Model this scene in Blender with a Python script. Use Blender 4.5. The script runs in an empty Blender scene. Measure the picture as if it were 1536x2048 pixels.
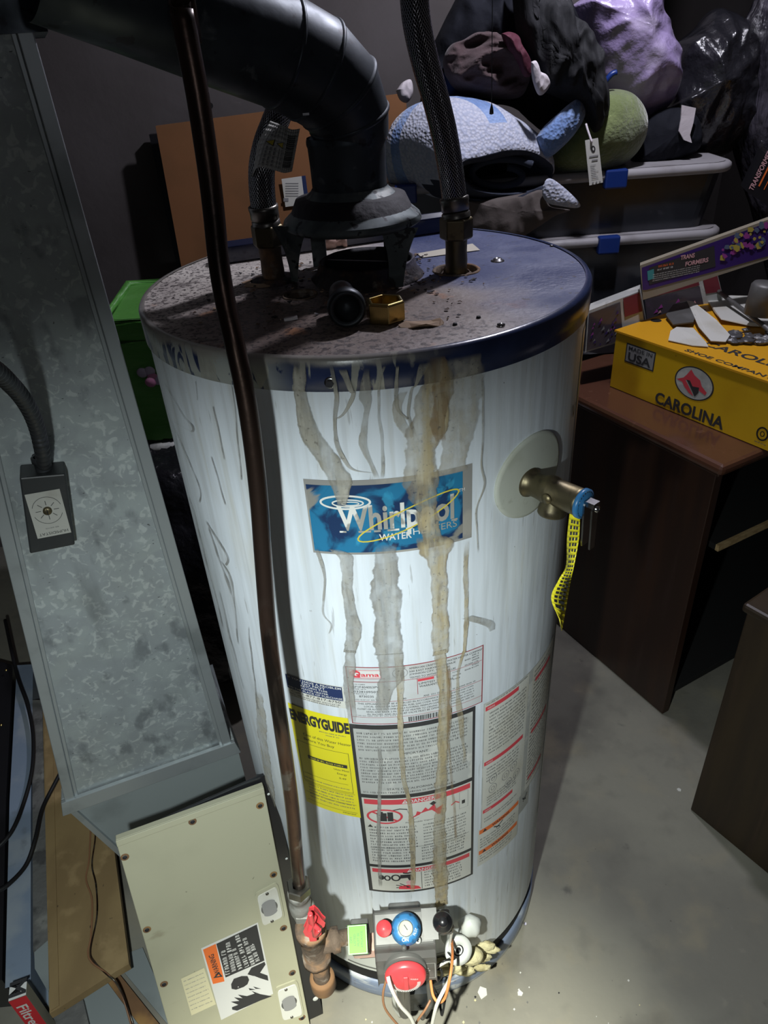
import bpy, math, random
from mathutils import Vector as V, Matrix, noise
random.seed(7)
PI = math.pi
COL = bpy.context.scene.collection
# ---------------------------------------------------------------- camera (fitted to the photograph)
CP = V((0, -.87413, 1.47456)); FL = 1441.3
FW = V((0.00332156, 0.8353968, -0.54963729)); RT = V((0.99733735, -0.04280918, -0.05903883)); UP = V((0.07285037, 0.5479777, 0.83331463))
def ray(px, py): return FW + RT*((px-768)/FL) - UP*((py-1024)/FL)
def A(px, py, y): d = ray(px, py); return CP + d*((y-CP.y)/d.y)
def G(px, py, z): d = ray(px, py); return CP + d*((z-CP.z)/d.z)
def PL(px, py, P0, n): d = ray(px, py); return CP + d*((P0-CP).dot(n)/d.dot(n))
R = .2598; H = 1.2374
def cyl(px, py, r=R):
    d = ray(px, py); a = d.x**2+d.y**2; b = 2*(CP.x*d.x+CP.y*d.y); k = CP.x**2+CP.y**2-r*r
    D = max(0, b*b-4*a*k); t = (-b-D**.5)/2/a; P = CP+d*t
    return math.atan2(P.x, -P.y), P.z
# ---------------------------------------------------------------- materials
def M(name, col, rough=.6, metal=0, layers=(), bump=(), alpha=1, trans=0, coat=0, sheen=0, coord='Object', spec=.5, rl=None):
    m = bpy.data.materials.new(name); m.use_nodes = True
    nt = m.node_tree; N = nt.nodes; L = nt.links; b = N['Principled BSDF']
    tc = N.new('ShaderNodeTexCoord')
    def tex(scale, st=(1,1,1), detail=6, typ='noise', off=0, dist=0):
        mp = N.new('ShaderNodeMapping'); L.new(tc.outputs[coord], mp.inputs[0]); mp.inputs['Scale'].default_value = st
        mp.inputs['Location'].default_value = (off, off*1.7, off*.6)
        if typ == 'noise':
            t = N.new('ShaderNodeTexNoise'); t.inputs['Scale'].default_value = scale; t.inputs['Detail'].default_value = detail
            t.inputs['Distortion'].default_value = dist; o = t.outputs['Fac']
        elif typ == 'voronoi':
            t = N.new('ShaderNodeTexVoronoi'); t.inputs['Scale'].default_value = scale; o = t.outputs['Distance']
        elif typ == 'cell':
            t = N.new('ShaderNodeTexVoronoi'); t.inputs['Scale'].default_value = scale; o = t.outputs['Color']
        else:
            t = N.new('ShaderNodeTexWave'); t.inputs['Scale'].default_value = scale; t.inputs['Distortion'].default_value = dist
            t.inputs['Detail'].default_value = detail; t.bands_direction = typ; o = t.outputs['Fac']
        L.new(mp.outputs[0], t.inputs[0]); return o
    def mr(s, lo, hi, a=1):
        r = N.new('ShaderNodeMapRange'); r.interpolation_type = 'SMOOTHSTEP'; L.new(s, r.inputs[0])
        r.inputs[1].default_value = lo; r.inputs[2].default_value = hi; r.inputs[3].default_value = 0; r.inputs[4].default_value = a
        if lo > hi: r.inputs[1].default_value = hi; r.inputs[2].default_value = lo; r.inputs[3].default_value = a; r.inputs[4].default_value = 0
        return r.outputs[0]
    def mth(op, x, y):
        q = N.new('ShaderNodeMath'); q.operation = op
        for i, s in enumerate((x, y)):
            if isinstance(s, (int, float)): q.inputs[i].default_value = s
            else: L.new(s, q.inputs[i])
        return q.outputs[0]
    c = N.new('ShaderNodeRGB'); c.outputs[0].default_value = (*col, 1); cs = c.outputs[0]
    for ly in layers:
        ly = dict(ly)
        if ly.get('typ') == 'grad':   # gradient along a direction of object space, broken up by noise
            sp = N.new('ShaderNodeVectorMath'); sp.operation = 'DOT_PRODUCT'; L.new(tc.outputs[coord], sp.inputs[0]); sp.inputs[1].default_value = ly['dir']
            s = mth('ADD', sp.outputs['Value'], mth('MULTIPLY', mth('SUBTRACT', tex(ly.get('scale', 5)), .5), ly.get('nz', .1)))
        elif ly.get('typ') == 'rad':
            sp = N.new('ShaderNodeVectorMath'); sp.operation = 'DISTANCE'; L.new(tc.outputs[coord], sp.inputs[0]); sp.inputs[1].default_value = ly['c']
            s = mth('ADD', sp.outputs['Value'], mth('MULTIPLY', mth('SUBTRACT', tex(ly.get('scale', 5)), .5), ly.get('nz', .1)))
        else:
            s = tex(ly.get('scale', 5), ly.get('st', (1,1,1)), ly.get('detail', 6), ly.get('typ', 'noise'), ly.get('off', 0), ly.get('dist', 0))
        f = mr(s, ly['lo'], ly['hi'], ly.get('amt', 1))
        if 'mask' in ly:
            k = ly['mask']; sp = N.new('ShaderNodeVectorMath'); sp.operation = 'DOT_PRODUCT'; L.new(tc.outputs[coord], sp.inputs[0]); sp.inputs[1].default_value = k[0]
            f = mth('MULTIPLY', f, mr(sp.outputs['Value'], k[1], k[2]))
        x = N.new('ShaderNodeMix'); x.data_type = 'RGBA'; L.new(f, x.inputs[0]); L.new(cs, x.inputs[6]); x.inputs[7].default_value = (*ly['col'], 1); cs = x.outputs[2]
    L.new(cs, b.inputs['Base Color'])
    b.inputs['Roughness'].default_value = rough; b.inputs['Metallic'].default_value = metal
    if rl: L.new(mr(tex(rl[0]), .3, .7, 1), (q := N.new('ShaderNodeMapRange')).inputs[0]); q.inputs[3].default_value = rl[1]; q.inputs[4].default_value = rl[2]; L.new(q.outputs[0], b.inputs['Roughness'])
    b.inputs['Specular IOR Level'].default_value = spec
    if trans: b.inputs['Transmission Weight'].default_value = trans
    if coat: b.inputs['Coat Weight'].default_value = coat; b.inputs['Coat Roughness'].default_value = .15
    if sheen: b.inputs['Sheen Weight'].default_value = sheen
    if alpha < 1: b.inputs['Alpha'].default_value = alpha
    nrm = None
    for (sc, stg, dist, *rest) in bump:
        st = rest[0] if rest else (1,1,1); typ = rest[1] if len(rest) > 1 else 'noise'
        q = N.new('ShaderNodeBump'); q.inputs['Strength'].default_value = stg; q.inputs['Distance'].default_value = dist
        L.new(tex(sc, st, 8, typ), q.inputs['Height'])
        if nrm: L.new(nrm, q.inputs['Normal'])
        nrm = q.outputs[0]
    if nrm: L.new(nrm, b.inputs['Normal'])
    m['x'] = 0
    return m
def flat(name, col, rough=.55, **k): return M(name, col, rough, **k)
def ly(col, scale, lo, hi, amt=1, **k): return dict(col=col, scale=scale, lo=lo, hi=hi, amt=amt, **k)
MT = {}
PAINT = (.66, .71, .76)
MT['jacket'] = M('jacket_enamel', PAINT, .38, layers=[
    ly((.50,.54,.57), 6, .42, .72, .8, st=(5,5,.5)), ly((.52,.53,.50), 14, .52, .75, .6, st=(7,7,.35), off=3),
    ly((.40,.41,.40), 9, .62, .80, .55, st=(2,2,.5), off=9), ly((.56,.54,.46), 4, .60, .75, .5, st=(3,3,.8), off=5),
    ly((.46,.48,.49), 26, .50, .66, .38, st=(4,4,.09), off=11), ly((.25,.24,.22), 60, .66, .72, .45, st=(3,3,.25), off=2), ly((.10,.09,.08), 170, .745, .77, .8, off=1)],
    bump=[(30, .25, .002, (3,3,.4)), (7, .15, .004)], rl=(12, .28, .55))
MT['tapeR'] = M('tape_panel', (.36,.37,.35), .3, layers=[ly((.28,.29,.28), 8, .4, .7, .8)], bump=[(5,.3,.004,(1,1,6))])
MT['lid'] = M('lid_enamel', (.52,.48,.43), .55, layers=[
    ly((.34,.30,.28), 14, .45, .7, .7), ly((.20,.16,.155), 5, .5, .7, .8, off=4),
    dict(typ='rad', c=(-.03,-.13,1.237), scale=9, nz=.14, lo=.21, hi=.09, amt=.85, col=(.11,.075,.06)),
    dict(typ='rad', c=(-.085,.0,1.237), scale=12, nz=.08, lo=.09, hi=.02, amt=.9, col=(.055,.045,.055)),
    ly((.42,.18,.07), 22, .62, .72, .5, off=2),
    dict(typ='grad', dir=(1,.42,0), scale=7, nz=.22, lo=.035, hi=.125, amt=.97, col=(.026,.042,.125)),
    ly((.14,.16,.25), 16, .50, .78, .45, off=6, mask=((1,.42,0), .03, .12)),
    ly((.03,.022,.022), 130, .53, .60, .75, off=3, mask=((-1,-1.2,0), .02, .16)), ly((.025,.02,.022), 240, .575, .62, .95, mask=((-1,-.2,0), -.02, .10)), ly((.05,.04,.04), 45, .60, .66, .6, off=5, mask=((-1,-.4,0), -.05, .05)), ly((.03,.022,.02), 120, .67, .70, .8, off=1)],
    bump=[(160, .5, .0015), (40, .35, .002)], rl=(10, .35, .8))
MT['band'] = M('band_enamel', (.018,.028,.075), .25, layers=[
    ly((.035,.05,.13), 20, .4, .7, .6), ly((.36,.38,.36), 26, .43, .47, .95, st=(1.6,1.6,.7), mask=((-1,0,0), .06, .12), dist=1.2),
    ly((.33,.33,.29), 22, .53, .56, .9, st=(2.2,2.2,.6), mask=((-1,0,0), -.08, -.02), dist=.8, off=4), dict(typ='grad',dir=(0,0,1),scale=30,nz=.02,lo=1.228,hi=1.236,amt=.9,col=(.30,.28,.25),mask=((-1,0,0),-.10,.02))], bump=[(30,.3,.002)])
MT['skin'] = M('peeled_skin', (.30,.30,.29), .8, layers=[ly((.42,.41,.37), 30, .4, .6, .8), ly((.2,.16,.12), 60, .6, .7, .5)], bump=[(90,.5,.002)])
MT['base'] = M('base_ring_paint', (.17,.21,.30), .35, layers=[ly((.50,.52,.52), 12, .50, .62, .9, st=(1,1,4)), ly((.12,.08,.05), 50, .66, .7, .6)])
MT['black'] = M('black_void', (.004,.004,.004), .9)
MT['blackpl'] = M('black_plastic', (.012,.012,.014), .3, coat=.3)
MT['rust'] = M('rusted_iron', (.13,.095,.07), .85, .3, layers=[ly((.33,.19,.10), 30, .45, .65, .8), ly((.40,.36,.31), 45, .58, .7, .7, off=3), ly((.05,.035,.03), 60, .6, .7, .8, off=8)], bump=[(120,.8,.002),(40,.5,.003)])
MT['char'] = M('charred_rust', (.02,.016,.018), .7, .2, layers=[ly((.16,.09,.05), 40, .5, .68, .7), ly((.38,.36,.28), 30, .62, .7, .7, off=5), ly((.05,.045,.075), 18, .5, .6, .6, off=7)], bump=[(90,1,.003),(30,.6,.004)])
MT['soot'] = M('sooty_iron', (.010,.009,.012), .75, bump=[(80,.8,.002)])
MT['brass'] = M('brass', (.50,.38,.14), .22, 1, layers=[ly((.35,.24,.08), 40, .5, .7, .5)])
MT['oldbrass'] = M('tarnished_brass', (.13,.11,.065), .42, .85, layers=[ly((.26,.21,.11), 30, .5, .65, .7), ly((.06,.05,.035), 60, .55, .7, .8, off=2)], bump=[(70,.35,.001)])
MT['iron'] = M('dark_iron', (.035,.04,.045), .45, .6, layers=[ly((.09,.095,.10), 40, .5, .7, .6)], bump=[(120,.3,.001)])
MT['dirtmetal'] = M('grimy_zinc', (.24,.24,.22), .6, .3, layers=[ly((.40,.39,.35), 30, .5, .62, .8), ly((.09,.08,.06), 40, .55, .68, .8, off=3)], bump=[(90,.8,.002)])
MT['steel'] = M('steel', (.45,.45,.46), .22, 1, layers=[ly((.25,.24,.23), 20, .5, .7, .5)])
MT['nickel'] = M('dull_nickel', (.20,.19,.17), .35, .9, layers=[ly((.09,.085,.07), 30, .45, .65, .7)])
MT['galv'] = M('galvanised_duct', (.29,.32,.33), .62, .35, layers=[
    ly((.34,.38,.38), 22, .42, .62, .7, dist=.4), ly((.50,.54,.53), 75, .53, .64, .6, dist=1), ly((.14,.155,.165), 26, .56, .68, .7, off=6, st=(1,1,.6)),
    ly((.10,.11,.11), 5, .58, .72, .6, off=3, st=(2,2,.5)), ly((.34,.30,.20), 12, .68, .76, .5, off=9), ly((.03,.03,.03), 130, .70, .73, .8, st=(1,1,2.4), off=4)],
    bump=[(60,.2,.001)], rl=(14,.4,.7))
MT['galvedge'] = M('galvanised_edge', (.34,.37,.38), .42, .5, layers=[ly((.18,.2,.2), 10, .5, .7, .7)], bump=[(40,.2,.001)])
MT['vent'] = M('vent_pipe_zinc', (.050,.062,.072), .52, .55, layers=[
    ly((.025,.032,.042), 10, .42, .62, .8, dist=.8), ly((.17,.19,.19), 24, .62, .72, .6, off=3, dist=1), ly((.02,.02,.025), 50, .60, .66, .8, off=6), ly((.25,.24,.19), 7, .66, .78, .6, off=1)], bump=[(50,.3,.001)], rl=(16,.35,.7))
MT['hood'] = M('draft_hood_zinc', (.13,.155,.155), .6, .4, layers=[
    ly((.05,.065,.07), 18, .42, .60, .8, dist=.8), ly((.27,.28,.26), 26, .57, .66, .75, off=3, dist=.8), ly((.012,.012,.015), 70, .60, .64, .9, off=6)], bump=[(50,.3,.001)])
MT['copper'] = M('tarnished_copper', (.07,.045,.035), .33, .85, layers=[
    ly((.20,.115,.075), 8, .45, .62, .85, mask=((0,0,-1), -.85, -.55), st=(3,3,.6)), ly((.19,.19,.16), 14, .50, .64, .8, mask=((0,0,-1), -.75, -.35), st=(3,3,.5), off=14), ly((.30,.28,.24), 26, .60, .66, .8, mask=((0,0,-1), -.8, -.4), off=4), ly((.02,.016,.014), 12, .55, .65, .8, off=2, st=(4,4,.5))], bump=[(90,.3,.001)])
MT['cream'] = M('cream_enamel', (.41,.40,.285), .42, layers=[ly((.34,.33,.235), 6, .45, .7, .8), ly((.22,.19,.12), 11, .66, .78, .6, off=3, st=(1,1,3)), ly((.24,.12,.05), 26, .74, .80, .7, off=6), ly((.05,.04,.03), 90, .74, .77, .7, off=2)], bump=[(10,.15,.003)])
MT['concrete'] = M('concrete_floor', (.175,.167,.138), .85, layers=[
    ly((.24,.23,.185), 3.2, .40, .62, .9), ly((.105,.10,.085), 5, .52, .72, .8, off=4), ly((.30,.28,.22), 30, .66, .78, .25, off=2), ly((.09,.085,.075), 13, .68, .76, .8, off=7), ly((.30,.26,.17), 9, .50, .74, .45, off=9), ly((.12,.115,.095), 18, .54, .74, .30, off=12), ly((.08,.07,.06), 70, .72, .75, .6)],
    bump=[(60,.35,.002),(12,.25,.004)])
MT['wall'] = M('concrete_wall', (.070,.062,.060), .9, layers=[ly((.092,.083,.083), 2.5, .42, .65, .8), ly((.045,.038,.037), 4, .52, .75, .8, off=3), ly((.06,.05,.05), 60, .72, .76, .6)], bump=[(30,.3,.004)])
MT['card'] = M('cardboard', (.22,.095,.035), .85, layers=[ly((.17,.078,.028), 5, .42, .66, .8), ly((.12,.055,.025), 30, .68, .74, .6, st=(4,4,.4))])
MT['white'] = flat('white_paper', (.62,.62,.60)); MT['lab'] = M('aged_label_white', (.60,.60,.55), .45, layers=[ly((.50,.48,.40), 12, .48, .7, .7)], bump=[(9,.25,.003)])
MT['labg'] = M('aged_label_grey', (.42,.43,.41), .5, layers=[ly((.56,.56,.52), 26, .5, .6, .8), ly((.30,.30,.28), 40, .6, .7, .6, off=2)], bump=[(30,.3,.002)])
MT['clearlab'] = M('silver_label', (.53,.55,.56), .4, layers=[ly((.44,.43,.40), 12, .5, .7, .7)])
MT['mic'] = flat('micro_ink', (.13,.13,.13)); MT['ink'] = flat('black_ink', (.03,.03,.032)); MT['red'] = flat('red_ink', (.62,.055,.075)); MT['mar'] = flat('maroon_ink', (.28,.02,.03)); MT['grey'] = flat('grey_ink', (.25,.25,.25))
MT['navy'] = flat('navy_ink', (.015,.03,.10)); MT['orange'] = flat('orange_ink', (.75,.16,.03)); MT['yel'] = M('yellow_label', (.76,.68,.02), .4, layers=[ly((.60,.52,.03), 9, .5, .7, .6)], bump=[(7,.3,.004)])
MT['wl'] = M('logo_blue', (.02,.16,.30), .35, layers=[ly((.012,.02,.07), 16, .49, .56, .9, dist=1), ly((.04,.30,.48), 26, .60, .68, .6, off=2, dist=1), ly((.24,.23,.20), 13, .535, .565, .95, off=8, dist=.7), ly((.15,.19,.15), 8, .60, .70, .7, off=5)], bump=[(40,.4,.002)])
MT['wlw'] = M('logo_white', (.66,.66,.62), .45, layers=[ly((.24,.23,.20), 15, .53, .57, .85, off=8, dist=.7)]); MT['wly'] = flat('logo_yellow', (.60,.48,.05)); MT['wlg'] = M('logo_border', (.24,.235,.22), .6, layers=[ly((.33,.31,.27), 20, .5, .6, .8)])
MT['redpl'] = M('red_plastic', (.62,.05,.06), .35, layers=[ly((.72,.20,.19), 30, .6, .75, .5)]); MT['bluepl'] = M('blue_plastic', (.03,.16,.36), .35, layers=[ly((.10,.26,.42), 30, .58, .75, .5)])
MT['gvm'] = M('cast_aluminium', (.125,.125,.12), .5, .4, layers=[ly((.20,.20,.195), 22, .5, .66, .6), ly((.10,.09,.08), 40, .62, .7, .6)], bump=[(60,.2,.001)])
MT['green'] = flat('green_label', (.10,.46,.015)); MT['wplas'] = M('white_plastic', (.56,.58,.55), .4, layers=[ly((.45,.36,.18), 16, .64, .74, .6)])
MT['ywool'] = M('yellow_insulation', (.55,.50,.30), .95, layers=[ly((.35,.30,.15), 30, .5, .65, .7)], bump=[(60,1,.006)])
MT['disc'] = M('foam_disc', (.43,.45,.39), .75, layers=[ly((.33,.34,.27), 18, .5, .7, .8), ly((.25,.24,.18), 50, .64, .7, .4)], bump=[(80,.2,.001)])
MT['pinkpl'] = M('dusty_pink', (.50,.32,.26), .7, layers=[ly((.35,.28,.24), 30, .5, .6, .8)])
MT['wood'] = M('tan_board', (.27,.19,.085), .7, layers=[ly((.20,.135,.06), 6, .42, .65, .8, st=(2,.6,1)), ly((.35,.25,.12), 20, .55, .7, .6, off=3), ly((.05,.035,.02), 60, .70, .74, .8, off=2)], bump=[(30,.3,.002)])
MT['dwood'] = M('dark_walnut', (.022,.009,.005), .45, layers=[ly((.034,.013,.006), 5, .42, .65, .9, st=(4,4,.35)), ly((.03,.014,.010), 8, .55, .7, .8, st=(6,6,.4), off=3)], coat=.15)
MT['dwood2'] = M('brown_cabinet', (.022,.013,.006), .5, layers=[ly((.033,.02,.008), 5, .42, .65, .9, st=(5,5,.4)), ly((.035,.02,.01), 8, .55, .7, .8, st=(6,6,.4), off=3)])
MT['dtop'] = M('walnut_top', (.10,.042,.025), .22, layers=[ly((.06,.024,.015), 6, .45, .65, .9), ly((.16,.08,.05), 50, .66, .72, .4)], coat=.4)
MT['stick'] = M('pine', (.42,.30,.15), .7, layers=[ly((.30,.2,.09), 20, .5, .6, .8, st=(1,6,6))])
MT['ybox'] = M('yellow_cardboard', (.62,.37,.008), .42, layers=[ly((.54,.30,.006), 7, .45, .7, .8), ly((.35,.18,.01), 60, .73, .76, .6)]); MT['ylid'] = M('yellow_lid', (.66,.33,.014), .4, layers=[ly((.66,.32,.015), 7, .45, .7, .8)])
MT['clear'] = M('clear_tub_plastic', (.030,.033,.040), .28, layers=[ly((.018,.02,.025), 8, .45, .6, .8), ly((.06,.06,.07), 22, .6, .7, .5, off=2)])
MT['rim'] = M('tub_rim', (.30,.29,.30), .45, layers=[ly((.20,.19,.19), 14, .5, .7, .7)]); MT['latch'] = flat('latch_blue', (.005,.025,.15), .4)
MT['blanket'] = M('white_waffle', (.46,.48,.56), .95, bump=[(150,.8,.003,(1,1,1),'voronoi')], sheen=.3, layers=[ly((.30,.34,.46), 150, .35, .7, .6, typ='voronoi')])
MT['blanketb'] = M('blue_waffle', (.13,.22,.44), .95, bump=[(150,.8,.003,(1,1,1),'voronoi')], sheen=.4, layers=[ly((.26,.36,.58), 9, .45, .6, .8)])
MT['blankin'] = M('navy_lining', (.03,.037,.058), .95, bump=[(20,.6,.01)]); MT['beigebk'] = M('beige_lining', (.09,.075,.068), .9, bump=[(14,.5,.01)])
MT['brown'] = M('brown_fleece', (.055,.034,.036), .97, sheen=.1, layers=[ly((.075,.050,.052), 9, .48, .62, .6)], bump=[(160,.6,.002),(14,.8,.015)])
MT['blackcl'] = M('black_cloth', (.012,.0125,.014), .8, spec=.25, layers=[ly((.02,.02,.023), 8, .5, .65, .8)], bump=[(9,.7,.015,(2,2,.5))])
MT['navycl'] = M('navy_cloth', (.006,.007,.011), .85, spec=.2, bump=[(9,.7,.015)]); MT['maroon'] = M('maroon_cloth', (.06,.006,.018), .8, bump=[(20,.7,.01)])
MT['bluecl'] = M('blue_cloth', (.012,.03,.10), .85, bump=[(20,.6,.01)]); MT['beigecl'] = M('beige_cloth', (.32,.24,.18), .9, bump=[(30,.6,.005)]); MT['whitecl'] = M('white_cloth', (.52,.48,.50), .85, bump=[(25,.5,.006)])
MT['pillow'] = M('green_fleece', (.12,.155,.05), .97, sheen=.6, layers=[ly((.18,.225,.08), 16, .5, .64, .8), ly((.09,.12,.035), 5, .5, .7, .6)], bump=[(120,.8,.004)])
MT['purple'] = M('lilac_plastic', (.30,.235,.42), .33, layers=[ly((.42,.36,.50), 7, .48, .64, .8, dist=1), ly((.27,.20,.40), 6, .56, .70, .7, off=3)], bump=[(10,.8,.02),(26,.4,.006)], trans=.0, coat=.3)
MT['bagblk'] = M('black_bag_plastic', (.012,.012,.015), .22, coat=.5, bump=[(9,1,.03),(24,.6,.01)]); MT['baggry'] = M('grey_bag_plastic', (.016,.015,.020), .25, coat=.5, layers=[ly((.06,.055,.07), 9, .5, .6, .8)], bump=[(11,1,.03,(3,3,.5)),(24,.6,.01)])
MT['gtote'] = M('green_plastic', (.10,.32,.06), .4, layers=[ly((.15,.40,.10), 5, .45, .6, .8, st=(1,1,4))], bump=[(5,.8,.02,(1,1,5))]); MT['pink'] = flat('pink_petal', (.62,.25,.42)); MT['lpink'] = flat('pale_petal', (.60,.52,.66))
MT['stripblue'] = M('blue_grey_strip', (.20,.255,.335), .5, layers=[ly((.30,.34,.38), 9, .5, .66, .8), ly((.13,.15,.17), 14, .6, .7, .6, off=3)])
MT['dirt'] = M('dirty_grey', (.12,.12,.115), .8, layers=[ly((.22,.22,.20), 16, .5, .64, .8), ly((.05,.05,.05), 24, .55, .66, .8, off=4)], bump=[(30,.8,.006)])
MT['rustsheet'] = M('rusty_sheet', (.17,.09,.04), .85, layers=[ly((.38,.22,.07), 9, .5, .66, .8), ly((.08,.05,.03), 14, .55, .7, .7, off=3)], bump=[(40,.4,.002)])
MT['greysheet'] = M('grey_sheet', (.22,.25,.25), .6, layers=[ly((.15,.17,.17), 8, .5, .7, .8)]); MT['hbox'] = M('humidistat_case', (.018,.020,.021), .5, layers=[ly((.03,.031,.031), 10, .5, .7, .8)]); MT['hplate'] = M('dial_plate', (.34,.34,.31), .5, layers=[ly((.26,.25,.22), 20, .5, .7, .8)])
MT['flex'] = M('flex_conduit', (.05,.053,.058), .45, .6); MT['cord'] = flat('black_cord', (.008,.008,.009), .5); MT['wbrown'] = flat('brown_wire', (.24,.12,.06)); MT['worange'] = flat('orange_wire', (.62,.22,.07)); MT['wwhite'] = flat('white_wire', (.60,.60,.55))
MT['fred'] = flat('filter_red', (.55,.02,.03)); MT['fside'] = flat('filter_side', (.17,.165,.13), .8); MT['toyp'] = flat('toy_purple', (.045,.02,.15), .3); MT['cremeb'] = flat('cream_edge', (.27,.24,.18)); MT['teal'] = flat('teal_ink', (.05,.28,.30)); MT['pkink'] = flat('pink_ink', (.62,.36,.38))
MT['toym'] = flat('toy_maroon', (.16,.02,.03)); MT['foil'] = M('crumpled_foil', (.12,.12,.125), .3, .4, layers=[ly((.40,.40,.40), 30, .55, .6, .9)], bump=[(40,1,.006)])
MT['window'] = M('box_window', (.07,.06,.075), .2, layers=[ly((.15,.10,.16), 16, .55, .68, .7)]); MT['magenta'] = flat('toy_magenta', (.30,.05,.28)); MT['toyy'] = flat('toy_yellow', (.45,.38,.07)); MT['toyb'] = flat('toy_bluegrey', (.10,.14,.22)); MT['oldpaper'] = flat('old_paper', (.62,.58,.38)); MT['tape'] = M('masking_tape', (.46,.43,.35), .7)
MT['bulb'] = flat('bulb_glass', (.8,.8,.8)); MT['bulb'].node_tree.nodes['Principled BSDF'].inputs['Emission Color'].default_value = (.9,.88,1,1); MT['bulb'].node_tree.nodes['Principled BSDF'].inputs['Emission Strength'].default_value = 6
MT['barblue'] = flat('glossy_navy', (.006,.010,.035), .12, coat=.5)
MT['leaf'] = flat('flake', (.32,.22,.14), .8)
def stainmat(name, c1, c2, edge, dens=.82):
    m = bpy.data.materials.new(name); m.use_nodes = True; nt = m.node_tree; N = nt.nodes; L = nt.links; b = N['Principled BSDF']
    uv = N.new('ShaderNodeTexCoord'); sp = N.new('ShaderNodeSeparateXYZ'); L.new(uv.outputs['UV'], sp.inputs[0])
    def mt(op, *a):
        q = N.new('ShaderNodeMath'); q.operation = op
        for i, s in enumerate(a):
            if isinstance(s, (int, float)): q.inputs[i].default_value = s
            else: L.new(s, q.inputs[i])
        return q.outputs[0]
    def nz(sc, st=(1,1,1)):
        mp = N.new('ShaderNodeMapping'); mp.inputs['Scale'].default_value = st; L.new(uv.outputs['Object'], mp.inputs[0])
        t = N.new('ShaderNodeTexNoise'); t.inputs['Scale'].default_value = sc; t.inputs['Detail'].default_value = 6; L.new(mp.outputs[0], t.inputs[0]); return t.outputs['Fac']
    d = mt('SUBTRACT', 1, mt('ABSOLUTE', mt('SUBTRACT', mt('MULTIPLY', sp.outputs[0], 2), 1)))
    d = mt('ADD', d, mt('MULTIPLY', mt('SUBTRACT', nz(65), .5), .75))
    def mr(s, lo, hi, o0, o1):
        r = N.new('ShaderNodeMapRange'); r.interpolation_type = 'SMOOTHSTEP'; L.new(s, r.inputs[0])
        for i, v in enumerate((lo, hi, o0, o1)): r.inputs[i+1].default_value = v
        return r.outputs[0]
    al = mr(d, .10, .20, 0, dens); ends = mr(sp.outputs[1], 0, .16, 0, 1)
    al = mt('MULTIPLY', al, ends); al = mt('MULTIPLY', al, mr(nz(26, (3,3,.25)), .34, .58, .50, 1)); al = mt('MULTIPLY', al, mr(nz(55), .36, .60, .62, 1))
    L.new(al, b.inputs['Alpha'])
    def mix(f, A_, B_):
        x = N.new('ShaderNodeMix'); x.data_type = 'RGBA'; L.new(f, x.inputs[0])
        for i, c in ((6, A_), (7, B_)):
            if isinstance(c, tuple): x.inputs[i].default_value = (*c, 1)
            else: L.new(c, x.inputs[i])
        return x.outputs[2]
    c = mix(mr(nz(40, (3,3,.25)), .4, .62, 0, 1), c1, c2)
    c = mix(mr(nz(90, (2,2,.5)), .52, .66, 0, .75), c, edge); c = mix(mr(nz(260), .62, .68, 0, .7), c, (.13,.11,.085)); c = mix(mr(d, .18, .40, .9, 0), c, edge)
    L.new(c, b.inputs['Base Color']); b.inputs['Roughness'].default_value = .8
    q = N.new('ShaderNodeBump'); q.inputs['Strength'].default_value = .4; q.inputs['Distance'].default_value = .002; L.new(nz(120), q.inputs['Height']); L.new(q.outputs[0], b.inputs['Normal'])
    return m
MT['stg'] = stainmat('grey_mineral_stain', (.30,.295,.27), (.38,.37,.33), (.23,.22,.195))
MT['sty'] = stainmat('yellow_mineral_stain', (.42,.34,.19), (.50,.45,.33), (.28,.23,.15), .85)
MT['stt'] = stainmat('tan_drip_stain', (.35,.335,.28), (.43,.41,.35), (.24,.225,.18), .9)
MT['str'] = stainmat('rust_stain', (.27,.17,.08), (.36,.27,.15), (.30,.20,.10), .55)
MT['std'] = stainmat('dark_scratch', (.20,.20,.19), (.28,.28,.27), (.22,.22,.2), .75)
MT['stf'] = stainmat('film_stain', (.47,.44,.36), (.50,.48,.42), (.36,.33,.26), .62)
def braidmat():
    m = bpy.data.materials.new('braided_steel'); m.use_nodes = True; nt = m.node_tree; N = nt.nodes; L = nt.links; b = N['Principled BSDF']
    uv = N.new('ShaderNodeTexCoord'); sp = N.new('ShaderNodeSeparateXYZ'); L.new(uv.outputs['UV'], sp.inputs[0])
    def mt(op, *a):
        q = N.new('ShaderNodeMath'); q.operation = op
        for i, s in enumerate(a):
            if isinstance(s, (int, float)): q.inputs[i].default_value = s
            else: L.new(s, q.inputs[i])
        return q.outputs[0]
    u = mt('MULTIPLY', sp.outputs[0], 2*PI*16); v = mt('MULTIPLY', sp.outputs[1], 2*PI*110)
    s1 = mt('SINE', mt('ADD', u, v)); s2 = mt('SINE', mt('SUBTRACT', u, v))
    h = mt('MAXIMUM', mt('ABSOLUTE', s1), mt('ABSOLUTE', s2))
    q = N.new('ShaderNodeBump'); q.inputs['Strength'].default_value = .9; q.inputs['Distance'].default_value = .0025; L.new(h, q.inputs['Height']); L.new(q.outputs[0], b.inputs['Normal'])
    r = N.new('ShaderNodeMapRange'); r.inputs[1].default_value = .93; r.inputs[2].default_value = 1; L.new(h, r.inputs[0])
    x = N.new('ShaderNodeMix'); x.data_type = 'RGBA'; L.new(r.outputs[0], x.inputs[0]); x.inputs[6].default_value = (.012,.012,.013,1); x.inputs[7].default_value = (.75,.75,.77,1)  # glints on the strands and shade between them are put into the colour
    L.new(x.outputs[2], b.inputs['Base Color']); b.inputs['Metallic'].default_value = .9; b.inputs['Roughness'].default_value = .15
    return m
MT['braid'] = braidmat()
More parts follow.
